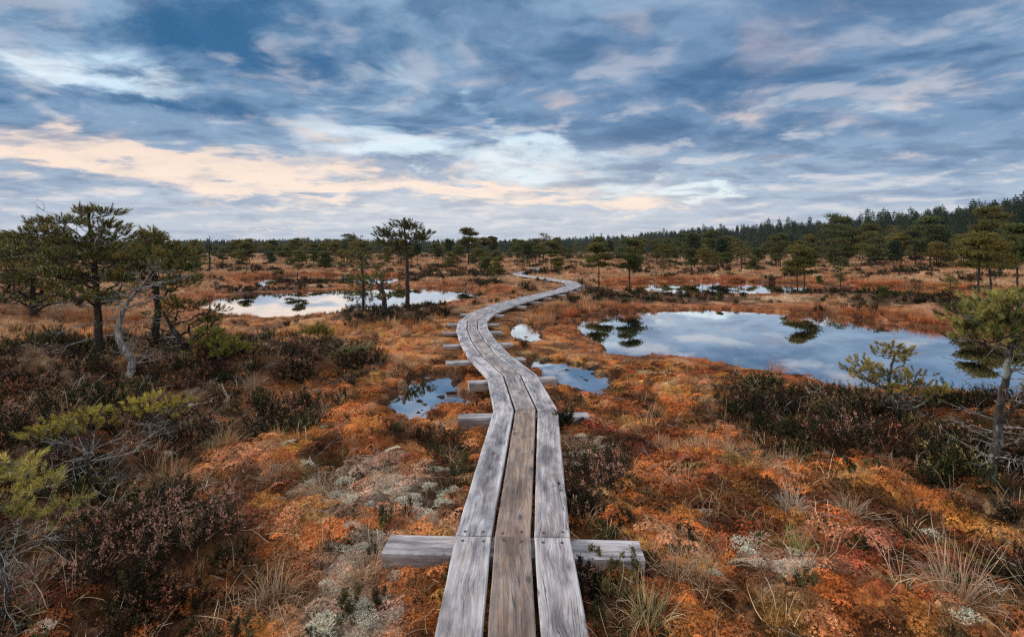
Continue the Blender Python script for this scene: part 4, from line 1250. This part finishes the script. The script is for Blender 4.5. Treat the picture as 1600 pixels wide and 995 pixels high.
hero('bog_pine', 'yellow green pine directly behind the twisted snag', 'pine tree', 15, (241, 541), [(243, 510), (247, 480), (243, 440), (236, 400), (228, 375)],
     [(225, 372, 18, 7), (240, 366, 12, 5), (232, 388, 30, 10), (262, 398, 34, 12), (205, 402, 28, 11), (285, 418, 26, 11), (240, 415, 36, 12), (200, 425, 24, 10), (282, 440, 24, 9), (255, 440, 26, 9)], r0=.065, shoot=.10, nn=22, nw=.006, dens=1.2, deadn=8, deadl=.5, mixg=.7, green2=C(.20, .15, .03), twigr=.004)
hero('dwarf_pine', 'crooked low pine with horizontal limbs at the right end of the left clump', 'pine tree', 16, (290, 552), [(286, 532, 0), (272, 515, 0), (262, 498, 0), (256, 486, 0)],
     [(272, 470, 22, 7), (295, 478, 26, 8), (325, 484, 22, 6), (305, 498, 26, 7), (335, 500, 18, 5), (250, 490, 16, 5), (318, 512, 16, 4)], r0=.055, shoot=.075, nn=22, nw=.0045, dens=1.0, bare=.25, deadn=10, deadl=.35, mixg=.6, green2=YGREEN * .7)
hero('dwarf_pine', 'small bushy yellow green pine low in the heather right of the left clump', 'pine tree', 17, (342, 566), [(340, 550), (336, 532), (334, 522)],
     [(330, 518, 16, 7), (345, 530, 22, 7), (322, 535, 20, 7), (365, 540, 18, 6), (350, 548, 24, 6), (380, 545, 12, 5), (318, 550, 16, 6)], r0=.03, shoot=.07, nn=24, nw=.0045, dens=1.2, green=C(.13, .14, .03), green2=YGREEN, mixg=.6)
hero('dwarf_pine', 'tiny yellow tipped bonsai like pine on a dark hummock', 'pine tree', 18, (502, 545), [(500, 532), (497, 522), (496, 515)],
     [(490, 512, 10, 4), (502, 515, 14, 4), (512, 519, 8, 3), (484, 517, 8, 3)], r0=.03, shoot=.07, nn=22, nw=.005, dens=1.2, green=OCG, green2=YGREEN, mixg=.8)
hero('dwarf_pine', 'low spreading seedling pine right of the bonsai like pine', 'pine tree', 19, (552, 560), [(551, 553), (550, 548)],
     [(548, 546, 14, 4), (562, 545, 12, 4), (535, 548, 12, 4)], r0=.02, shoot=.07, nn=22, nw=.005, dens=1.0, green=C(.13, .13, .05), green2=C(.3, .3, .14), mixg=.5)
# ---- middle
hero('bog_pine', 'tall slender pine standing alone before the left pond', 'pine tree', 21, (637, 480), [(637, 455), (636, 430), (636, 405), (634, 380), (632, 360), (634, 346)],
     [(634, 347, 9, 4), (622, 354, 15, 5), (645, 356, 16, 5), (600, 362, 13, 4), (662, 364, 12, 4), (615, 368, 18, 5), (640, 370, 20, 5), (596, 368, 8, 3), (652, 374, 14, 4), (602, 378, 12, 4), (620, 382, 12, 4)],
     r0=.075, shoot=.13, nn=24, nw=.008, dens=1.1, deadn=5, deadl=.7, mixg=.25, twigr=.007)
hero('bog_pine', 'small pine with tufted top left of the tall slender pine', 'pine tree', 22, (567, 478), [(568, 450), (566, 420), (563, 395), (564, 374)],
     [(562, 372, 11, 4), (563, 380, 8, 3), (555, 398, 20, 7), (572, 402, 22, 7), (545, 413, 20, 7), (572, 418, 24, 7), (556, 434, 22, 6), (578, 436, 20, 6), (536, 460, 18, 5), (548, 466, 18, 4), (565, 448, 16, 5)], r0=.075, shoot=.15, nn=20, nw=.011, dens=1.3, deadn=6, deadl=.6, lod=1, twigr=.007)
hero('dwarf_pine', 'short crooked pine with sparse dark crown nearest the tall slender pine', 'pine tree', 23, (600, 495), [(600, 475), (601, 460), (596, 447), (598, 435)],
     [(600, 432, 13, 5), (590, 442, 16, 5), (606, 447, 14, 5), (582, 436, 12, 5), (612, 462, 8, 2.5), (585, 462, 9, 2.5)], r0=.085, shoot=.13, nn=20, nw=.009, dens=1.2, deadn=8, deadl=.5, lod=1, mixg=.3, bare=.1)
# ---- right, near
hero('bog_pine', 'leaning pine with pale yellow tips at the right edge of the photo', 'pine tree', 31, (1540, 760), [(1550, 715, 0), (1560, 680, .02), (1558, 645, .03), (1570, 600, .02), (1575, 560, 0), (1582, 520, 0), (1590, 480, 0), (1598, 455, 0)],
     [(1560, 468, 22, 8), (1590, 466, 24, 9), (1610, 480, 24, 10), (1530, 482, 26, 8), (1505, 487, 14, 6), (1570, 492, 28, 9), (1600, 502, 28, 10), (1525, 506, 26, 8), (1555, 516, 26, 9), (1498, 508, 10, 5), (1590, 530, 24, 10), (1530, 527, 22, 7),
      (1610, 550, 26, 12), (1640, 500, 30, 14), (1650, 560, 36, 14), (1620, 610, 20, 8)], r0=.036, shoot=.066, nn=40, nw=.0022, dens=1.15, bare=.08, deadn=34, deadl=.32, bark=M_BARKL, green=C(.065, .078, .020), green2=C(.36, .33, .09), mixg=.5, twigr=.0026)
hero('dwarf_pine', 'open crowned dwarf pine by the near shore of the right pond', 'pine tree', 32, (1400, 660), [(1402, 640, 0), (1398, 622, 0), (1392, 605, 0), (1388, 590, 0), (1394, 565, 0), (1400, 545, 0)],
     [(1393, 538, 10, 5), (1408, 546, 18, 6), (1380, 552, 14, 6), (1418, 560, 10, 5), (1342, 564, 12, 5), (1358, 572, 16, 6), (1330, 575, 12, 5), (1350, 586, 20, 6), (1385, 582, 16, 6), (1410, 590, 20, 6), (1432, 582, 14, 5), (1438, 598, 12, 5),
      (1415, 606, 14, 5), (1455, 612, 12, 4), (1430, 614, 12, 4), (1470, 608, 6, 3), (1370, 600, 14, 5)], r0=.030, shoot=.055, nn=26, nw=.0032, dens=.8, deadn=18, deadl=.25, bark=M_BARKL, green=C(.16, .14, .03), green2=C(.36, .26, .055), mixg=.5, twigr=.0028)
# ---- left, near: low spreading pines
hero('dwarf_pine', 'low sprawling pine with lichened limbs and three yellow pads in the left heather', 'pine tree', 41, (140, 762), [(137, 735, 0), (135, 705, 0), (140, 690, 0)],
     [(75, 668, 24, 7), (110, 652, 18, 8), (140, 645, 20, 9), (150, 662, 16, 7), (62, 682, 16, 5)], r0=.030, shoot=.055, nn=30, nw=.0028, dens=.85, deadn=34, deadl=.42, bark=M_BARKL, green=C(.20, .165, .03), green2=YGREEN * 1.5, mixg=.6, twigr=.0028)
hero('dwarf_pine', 'low pine with ochre yellow pads spread flat behind the sprawling one', 'pine tree', 42, (232, 680), [(230, 660, 0), (235, 645, 0)],
     [(205, 640, 14, 6), (222, 630, 14, 7), (245, 622, 14, 8), (262, 632, 16, 6), (285, 628, 14, 6), (240, 640, 16, 5)], r0=.024, shoot=.055, nn=28, nw=.003, dens=.9, deadn=24, deadl=.3, bark=M_BARKL, green=C(.22, .165, .03), green2=YGREEN * 1.5, mixg=.7, twigr=.0028)
hero('dwarf_pine', 'nearest pine at the left edge with pale green tips and bare grey twigs', 'pine tree', 43, (8, 985), [(12, 930, .05), (5, 880, .1), (-5, 830, .1), (-10, 790, .1)],
     [(18, 722, 14, 8), (40, 738, 12, 8), (-5, 745, 16, 10), (12, 765, 16, 8), (85, 790, 11, 6), (72, 750, 8, 4), (30, 800, 10, 5), (-20, 790, 20, 12)], r0=.018, shoot=.055, nn=34, nw=.0014, dens=.6, deadn=36, deadl=.26, bark=M_BARKL, green=C(.20, .20, .045), green2=C(.42, .36, .09), mixg=.5, twigr=.0016)

# ---- shared shapes for the farther pines
def generic_pine(seed, h, style, lod=2):
    rng = random.Random(seed)
    lean = rng.uniform(-.06, .06) * h
    tr = [(0, 0, -.1), (lean * .3, 0, h * .3), (lean * .5, rng.uniform(-.05, .05) * h, h * .6), (lean, 0, h * .97)]
    pads = []
    if style == 'umbrella':
        z0, R = .45, .34
        for q in range(13):
            f = rng.uniform(0, 1) ** .75; z = h * (z0 + (1 - z0) * f); R_ = R * h * math.sqrt(max(.05, 1 - (f * .95) ** 2)) * (.55 + .45 * min(1, f * 3 + .3))
            a = q * 2.4 + rng.uniform(-.4, .4); rr = R_ * rng.uniform(.35, .85); pads.append((lean * f + math.cos(a) * rr, math.sin(a) * rr, z, h * rng.uniform(.09, .14), h * rng.uniform(.018, .032)))
        pads.append((lean, 0, h * .98, h * .09, h * .035))
    elif style == 'open':
        for q in range(9):
            f = .35 + .6 * q / 9 + rng.uniform(-.03, .03); a = q * 2.4 + rng.uniform(-.5, .5); rr = h * rng.uniform(.10, .30) * (1.2 - f * .7)
            pads.append((lean * f + math.cos(a) * rr, math.sin(a) * rr, h * f, h * rng.uniform(.08, .13), h * rng.uniform(.02, .035)))
        pads.append((lean, 0, h * .97, h * .10, h * .045))
    elif style == 'bush':
        for q in range(16):
            f = rng.uniform(.12, .95); a = q * 2.4; rr = h * .32 * math.sqrt(1 - f * f * .9) * rng.uniform(.3, 1); pads.append((math.cos(a) * rr, math.sin(a) * rr, h * f, h * rng.uniform(.12, .17), h * rng.uniform(.06, .08)))
    elif style == 'tall':
        for q in range(14):
            f = .55 + .43 * q / 14; a = q * 2.4 + rng.uniform(-.5, .5); rr = h * .10 * math.sqrt(max(.02, 1 - ((f - .6) / .42) ** 2)) * rng.uniform(.3, 1)
            pads.append((lean * f + math.cos(a) * rr, math.sin(a) * rr, h * f, h * rng.uniform(.06, .09), h * rng.uniform(.02, .035)))
    return tr, pads


GP = {}
def gen_set():
    i = 0
    for style, hh, k in (('umbrella', 3.0, 6), ('open', 3.0, 4), ('bush', 2.0, 4), ('tall', 9.0, 4)):
        for q in range(k):
            tr, pads = generic_pine(500 + i, hh, style)
            big = style == 'tall'
            g = [C(.085, .092, .022), C(.115, .105, .022), C(.075, .090, .024), C(.15, .12, .024)][q % 4] if not big else [C(.035, .055, .022), C(.05, .06, .02), C(.03, .05, .025), C(.045, .055, .02)][q % 4]
            tm, cm = make_tree(500 + i, tr, .055 * hh / 3 if not big else .12, pads, shoot=.17 if not big else .48, nn=14, nw=.022 if not big else .09, dens=2.6 if style != 'open' else 1.5, green=g, green2=g * 1.5, mixg=.4,
                               deadn=4 if style in ('open', 'umbrella') else 3, deadl=.16 * hh, twigr=.010 if not big else .025, ksides=6, lod=2)
            GP.setdefault(style, []).append((tm, cm, hh)); i += 1
gen_set()


def std(style, k, px, py, top, label, kind='bog_pine', group=None, rz=None):
    """a pine of the shared shapes, standing at photo point (px,py) and as tall as the photo shows"""
    x, y, z = on_ground(px, py)
    h = (py - top) / F * y
    tm, cm, hh = GP[style][k % len(GP[style])]
    return place_tree(kind, label, 'pine tree', tm, cm, x, y, z - .03, rz=(px * 1.7 + k) % 6.28 if rz is None else rz, scale=h / hh, group=group)


MID = [('umbrella', 3, 88, 456, 366, 'full crowned pine between the bushy ochre pine and the tallest pine of the left clump'),
       ('umbrella', 1, 272, 440, 378, 'pine showing behind the yellow green pine of the left clump, on its right side'),
       ('umbrella', 4, 22, 462, 368, 'dense dark pine close behind the bushy ochre one at the left edge'),
       ('bush', 2, 190, 452, 396, 'bushy pine filling the gap behind the twisted snag'),
       ('umbrella', 0, 465, 437, 393, 'flat topped pine on the dark islet between the two left ponds'),
       ('umbrella', 1, 386, 426, 380, 'round headed pine behind the left pond, right of the bare dead trunk'),
       ('open', 0, 313, 424, 381, 'thin sparse pine left of the bare dead trunk'),
       ('umbrella', 2, 348, 418, 388, 'pine with rounded crown between the dead trunk and the round headed pine'),
       ('bush', 0, 508, 424, 390, 'grey green bushy pine on the far side of the far left pond'),
       ('umbrella', 3, 560, 414, 376, 'pine with bright crown left of the tall slender pine, beyond the ponds'),
       ('umbrella', 4, 681, 416, 381, 'wide pine right of the tall slender pine'),
       ('tall', 0, 701, 410, 373, 'thin pine whose little head rises above the wide one'),
       ('umbrella', 5, 752, 424, 374, 'pine with a pointed top left of the far bends of the walkway'),
       ('bush', 1, 778, 431, 400, 'broad yellow green bush like pine left of the far bends of the walkway'),
       ('bush', 2, 757, 430, 401, 'dark bush like pine beside the broad yellow green one'),
       ('umbrella', 0, 861, 430, 380, 'pine immediately right of the farthest walkway bends'),
       ('bush', 3, 873, 427, 404, 'low dark shrubby pine right of the farthest walkway bends'),
       ('tall', 1, 824, 418, 379, 'slim pine standing over the farthest bend of the walkway'),
       ('umbrella', 1, 936, 453, 382, 'left one of two flat crowned pines right of the big walkway bend'),
       ('umbrella', 2, 984, 455, 376, 'wider right one of two flat crowned pines right of the big walkway bend'),
       ('open', 1, 1037, 430, 404, 'small sparse pine beyond the back right pond'),
       ('umbrella', 3, 1097, 428, 389, 'bushy pine beyond the middle of the back right pond'),
       ('umbrella', 4, 1135, 430, 395, 'yellowish pine beyond the right end of the back right pond'),
       ('bush', 1, 1175, 424, 398, 'little upright shrub pine right of the yellowish pine'),
       ('umbrella', 5, 1246, 457, 386, 'left trunk of the pair of pines on the far shore of the right pond'),
       ('umbrella', 0, 1256, 456, 389, 'right trunk of the pair of pines on the far shore of the right pond'),
       ('open', 2, 1313, 455, 401, 'slender small pine right of the pair on the far shore'),
       ('open', 3, 1485, 462, 415, 'thin bare stemmed pine with a flat crown near the right dark pines'),
       ('umbrella', 1, 1528, 471, 367, 'big dark pine on the right shore behind the leaning pine'),
       ('umbrella', 3, 1549, 469, 373, 'dark pine just right of the big one on the right shore'),
       ('umbrella', 2, 1590, 458, 355, 'large dark pine touching the right edge of the photo'),
       ('umbrella', 4, 1650, 470, 350, 'dark pine just beyond the right edge of the photo'),
       ('bush', 0, 1380, 470, 447, 'small rounded green shrub pine on the strip beyond the right pond'),
       ('bush', 2, 1280, 446, 432, 'low green shrub pine at the foot of the pair of pines'),
       ('bush', 3, 686, 434, 422, 'low yellow green shrub pine at the end of the left pond'),
       ('bush', 1, 985, 456, 446, 'small green shrub under the wide flat crowned pine'),
       ('bush', 2, 1125, 470, 455, 'low dark green shrub pine on the strip between the right ponds'),
       ('bush', 0, 345, 437, 430, 'low olive shrub pine behind the left pond'),
       ('tall', 2, 230, 430, 362, 'dark headed pine showing above the left clump'),
       ('umbrella', 5, 100, 440, 375, 'background pine behind the tallest pine of the left clump'),
       ('umbrella', 2, 10, 436, 366, 'background pine at the far left edge')]
for a in MID: std(*a)


def dead_tree(px, py, top, seed, label):
    x, y, z = on_ground(px, py); h = (py - top) / F * y; rng = np.random.default_rng(seed); wd = Wood()
    P = np.array([[0, 0, -.1], [.03, 0, h * .3], [-.03, 0, h * .6], [.02, 0, h * .85], [0, 0, h]]); wd.tube(P, [.09, .07, .05, .03, .012], 6)
    for q in range(22):
        f = rng.uniform(.45, .98); a = rng.uniform(0, 6.28); l = h * (.04 + .16 * (1 - abs(f - .85) * 2)) * rng.uniform(.5, 1)
        A = np.array([0, 0, h * f]); e = A + np.array([math.cos(a) * l, math.sin(a) * l, l * rng.uniform(.0, .7)]); wd.tube(bez(A, (A + e) / 2 + rng.normal(0, .1, 3) * l, e, 4), [.018, .015, .012, .006], 3)
    place_tree('dead_pine', label, 'dead tree', wd.mesh('trunk'), None, x, y, z, M_BARK)
dead_tree(327, 425, 368, 1, 'bare dead pine trunk with a few twigs at the top, behind the left pond')
dead_tree(1158, 424, 398, 2, 'small bare dead tree between shrub pines beyond the back right pond')

# ---- pines scattered over the far bog
LAND = [(px, lab) for px, lab in [(40, 'the ochre left pine'), (150, 'the tallest left pine'), (240, 'the snag'), (327, 'the bare dead trunk'), (386, 'the round headed pine'), (465, 'the islet pine'),
        (567, 'the small tufted pine'), (637, 'the tall slender pine'), (701, 'the wide central pine'), (778, 'the broad bush pine'), (830, 'the last walkway bend'), (861, 'the walkway pine'), (936, 'the left flat crowned pine'),
        (984, 'the right flat crowned pine'), (1097, 'the back pond'), (1175, 'the little shrub pine'), (1250, 'the pair of pines'), (1313, 'the slender small pine'), (1400, 'the shrub strip'), (1485, 'the thin bare stemmed pine'), (1535, 'the big dark pine'), (1600, 'the right edge pine')]]
SEEN = {}
LOOK = {'umbrella': 'flat crowned', 'open': 'sparse', 'bush': 'bushy', 'tall': 'long stemmed', 'spruce': 'pointed', 'round': 'round headed'}
def describe(look, kind, px, size, dist):
    q, nm = min(LAND, key=lambda a: abs(a[0] - px)); d = px - q
    side = 'straight behind' if abs(d) < 7 else ('just left of' if d < 0 else 'just right of') if abs(d) < 20 else ('well left of' if d < 0 else 'well right of')
    dist = dist.replace('in the open bog', 'in open bog').replace('far out on the bog', 'far out')
    dist = dist.replace(' forest row', ' row')
    return f'{size} {LOOK[look]} {kind} {dist}, {side} {nm}'.replace('straight ', '')


def far_pines():
    rng = random.Random(9)
    zonesp = [('pines standing in the band beyond the left ponds', 'small green bog pine in the scattered band beyond the left ponds', (250, 800), (404, 420), 100, (1.7, 3.0)),
              ('pines standing about the far end of the walkway', 'small bog pine in the open stand about the far end of the walkway', (800, 1000), (403, 416), 40, (1.8, 3.2)),
              ('pines standing beyond the right ponds', 'olive green bog pine in the stand beyond the right ponds', (990, 1330), (403, 422), 80, (1.8, 3.3)),
              ('pines along the right forest edge', 'taller bog pine in the row along the edge of the right forest', (1300, 1640), (408, 424), 66, (2.3, 4.1)),
              ('pines behind the left clump', 'dark bog pine in the thicket behind the left clump', (-120, 250), (406, 430), 34, (1.9, 3.1))]
    for grp, lab, (x0, x1), (y0, y1), n, (h0, h1) in zonesp:
        k = 0; tries = 0
        while k < n and tries < 4000:
            tries += 1
            px = rng.uniform(x0, x1); py = y0 + (y1 - y0) * rng.random() ** 1.3
            if 740 < px < 900 and py > 414: continue
            x, y, z = on_ground(px, py)
            bg, sm = pond_field(np.array([x]), np.array([y]))
            if bg[0] < 1.2 or path_dist(np.array([x]), np.array([y]))[0] < 1.5: continue
            h = rng.uniform(h0, h1) * (1.25 if rng.random() < .15 else 1)
            st = rng.choices(['umbrella', 'open', 'bush', 'tall'], [8, 2.6, 2.6, .6])[0]
            if st == 'bush': h *= .6
            tm, cm, hh = GP[st][rng.randrange(len(GP[st]))]
            far_ = 'near the ponds' if py > 416 else 'in the open bog' if py > 409 else 'far out on the bog'
            lab = describe(st, 'pine', px, 'small' if h < (h0 + h1) / 2 - .25 else 'tall' if h > (h0 + h1) / 2 + .25 else 'middling', far_)
            place_tree('bog_pine', lab, 'pine tree', tm, cm, x, y, z - .05, rz=rng.uniform(0, 6.28), scale=h / hh, group=grp)
            k += 1
far_pines()


# ---- spruces of the forest
def make_spruce(seed, h=12.0, R=1.9, dark=C(.024, .046, .020)):
    rng = np.random.default_rng(seed); wd = Wood()
    wd.tube(np.array([[0, 0, -.2], [0, 0, h * .5], [0, 0, h]]), [.16, .09, .015], 5)
    SS = []; DD = []; SZ = []; GC = []
    nl = 26
    for l in range(nl):
        f = (l + .5) / nl; z = h * (.10 + .89 * f); r = R * (1 - f) ** 1.0 * rng.uniform(.7, 1.15) + .05
        nb = max(4, int(11 * (1 - f) + 4)); a0 = rng.uniform(0, 6.28)
        for q in range(nb):
            a = a0 + q * 6.283 / nb + rng.uniform(-.2, .2); rr = r * rng.uniform(.7, 1.1); g = dark * rng.uniform(.6, 1.5)
            m_ = max(2, int(rr / .30))
            for s_ in range(m_):
                u = (s_ + .6) / m_ * rr
                SS.append([math.cos(a) * u, math.sin(a) * u, z - u * .22 + .12 * u * u / R]); DD.append([math.cos(a), math.sin(a), -.15 + rng.uniform(-.2, .25)]); SZ.append(.52 * rng.uniform(.7, 1.2)); GC.append(g)
    SS.append([0, 0, h * .985]); DD.append([0, 0, 1]); SZ.append(.5); GC.append(dark)
    V, T, Cc = needles(np.array(SS), np.array(DD, float), np.array(SZ), 11, .15, rng, np.array(GC), 1.25)
    return wd.mesh('trunk'), mesh_np('crown', V, T, None, {'tint': ('FLOAT_COLOR', rgba(Cc))}), h


SPR = [make_spruce(700 + i, 12.0, 1.8 + .3 * (i % 4), [C(.026, .050, .022), C(.036, .056, .020), C(.022, .044, .024), C(.030, .054, .018)][i % 4]) for i in range(6)]
EDGE = [(1750, 70), (1600, 88), (1500, 100), (1400, 118), (1250, 150), (1120, 190), (1000, 240), (900, 310), (820, 400), (740, 480)]


def forest():
    rng = random.Random(21)
    grp = 'spruces of the right hand forest'; n = 0
    # front rows, each tree its own object
    for row in range(6):
        t = 0.0
        while t < 1:
            i = t * (len(EDGE) - 1); k = min(int(i), len(EDGE) - 2); f = i - k
            px = EDGE[k][0] * (1 - f) + EDGE[k + 1][0] * f; d = EDGE[k][1] * (1 - f) + EDGE[k + 1][1] * f
            d = d * (1 + row * .055 + rng.uniform(-.02, .02)); x = (px - 800) / F * d + rng.uniform(-1, 1)
            t += (0.0145 if row < 4 else 0.019) * rng.uniform(.6, 1.4)
            H_ = (7.2 + row * .55 + rng.uniform(-1.2, 1.6)) * (.72 if px > 1450 and row < 2 else 1.0) * (1.22 if rng.random() < .14 else 1)
            H_ *= .90 + .10 * sstep(np.array(px), 850, 1100)
            spruce = rng.random() < (.55 if row < 2 else .88)
            z = hz(x, d) - .2
            if n >= 285: break
            sz_ = 'short' if H_ < 7.2 + row * .5 else 'tall' if H_ > 8.4 + row * .55 else 'middling'
            ds_ = ['in the front forest row', 'in the second forest row', 'in the third forest row', 'in the fourth forest row', 'in the fifth forest row', 'in the last forest row'][row]
            lab = describe('spruce' if spruce else 'round', 'spruce' if spruce else 'pine', px, sz_, ds_)
            if spruce:
                tm, cm, hh = SPR[rng.randrange(len(SPR))]
                place_tree('spruce', lab, 'spruce tree', tm, cm, x, d, z, rz=rng.uniform(0, 6.28), scale=H_ * 1.05 / hh, group=grp)
            else:
                tm, cm, hh = GP['tall'][rng.randrange(4)]
                place_tree('forest_pine', lab, 'pine tree', tm, cm, x, d, z, rz=rng.uniform(0, 6.28), scale=H_ * .80 / hh, group='pines of the right hand forest')
            n += 1
    # the mass of forest behind, and the far wood on the left horizon
    c = bpy.data.collections.new('kit_forest')
    import itertools
    ms = []
    for tm, cm, hh in SPR:
        # one joined mesh per shape
        V1 = np.empty(len(tm.vertices) * 3, np.float32); tm.vertices.foreach_get('co', V1); V2 = np.empty(len(cm.vertices) * 3, np.float32); cm.vertices.foreach_get('co', V2)
        T = np.empty(len(cm.polygons) * 3, np.int32); cm.loops.foreach_get('vertex_index', T)
        Cc = np.empty(len(cm.vertices) * 4, np.float32); cm.attributes['tint'].data.foreach_get('color', Cc)
        me = mesh_np('forest_tree', V2.reshape(-1, 3) * (12.0 / hh), T.reshape(-1, 3), None, {'tint': ('FLOAT_COLOR', Cc)}); me.materials.append(M_NEEDLE)
        o = bpy.data.objects.new('forest_tree', me); c.objects.link(o); ms.append(me)
    PROTO['forest'] = (c, len(ms))
    r = np.random.default_rng(5)
    X = []; Y = []; S = []
    for k in range(5600):       # right forest, deeper
        t = r.uniform(0, 1); i = t * (len(EDGE) - 1); q = min(int(i), len(EDGE) - 2); f = i - q
        px = EDGE[q][0] * (1 - f) + EDGE[q + 1][0] * f; d = EDGE[q][1] * (1 - f) + EDGE[q + 1][1] * f; d *= 1.16 + r.uniform(0, 1) ** 1.3 * 1.2
        X.append((px - 800) / F * d); Y.append(d); S.append((9.7 + d * .003 + r.normal(0, 1.1)) / 12.0 * (.9 if px < 1000 else 1.04))
    scatter('right_forest', 'forest', np.array(X), np.array(Y), np.full(len(X), -.3), np.array(S), np.ones((len(X), 3)), r, .01)
    X = []; Y = []; S = []
    for k in range(4200):       # far wood
        d = 230 + 330 * r.uniform(0, 1) ** 1.2; px = r.uniform(-250, 900)
        hh = 5.6 + 4.6 * (d - 230) / 330 + (1.3 * math.exp(-((px - 470) / 110) ** 2)) * (d > 330) + r.normal(0, .7)
        X.append((px - 800) / F * d); Y.append(d); S.append(hh / 12.0)
    scatter('far_wood', 'forest', np.array(X), np.array(Y), np.full(len(X), -.3), np.array(S), np.ones((len(X), 3)), r, .01)
forest()

def tell_apart():
    seen = {}
    for o in COL.objects:
        if 'category' in o: seen.setdefault(o['label'], []).append(o)
    for lab, os_ in seen.items():
        if len(os_) == 1: continue
        os_.sort(key=lambda o: o.location.x / max(o.location.y, 1)); w = ['leftmost', 'second', 'third', 'fourth', 'fifth', 'sixth']
        for k, o in enumerate(os_): o['label'] = (w[min(k, 5)] if k < len(os_) - 1 else 'rightmost') + ' ' + lab
    for o in COL.objects:
        if 'category' in o and len(o['label'].split()) > 16: o['label'] = o['label'].replace('the slender small pine', 'the slender pine').replace('the farthest ', 'the ').replace('in the ', 'in ').replace(', ', ' ')
tell_apart()


# ---- the air between here and the far wood
def haze():
    import bmesh
    bm = bmesh.new(); bmesh.ops.create_cube(bm, size=1.0)
    me = bpy.data.meshes.new('haze'); bm.to_mesh(me); bm.free()
    o = obj('haze', me); tag(o, kind='stuff'); o.scale = (1600, 800, 22); o.location = (0, 360, 22 / 2 - 2.2)
    m = bpy.data.materials.new('haze'); m.use_nodes = True; n = m.node_tree; n.nodes.clear()
    p = n.nodes.new('ShaderNodeVolumePrincipled'); p.inputs['Color'].default_value = (.72, .84, .95, 1); p.inputs['Density'].default_value = 0.00016
    out = n.nodes.new('ShaderNodeOutputMaterial'); n.links.new(p.outputs[0], out.inputs['Volume'])
    me.materials.append(m)
haze()
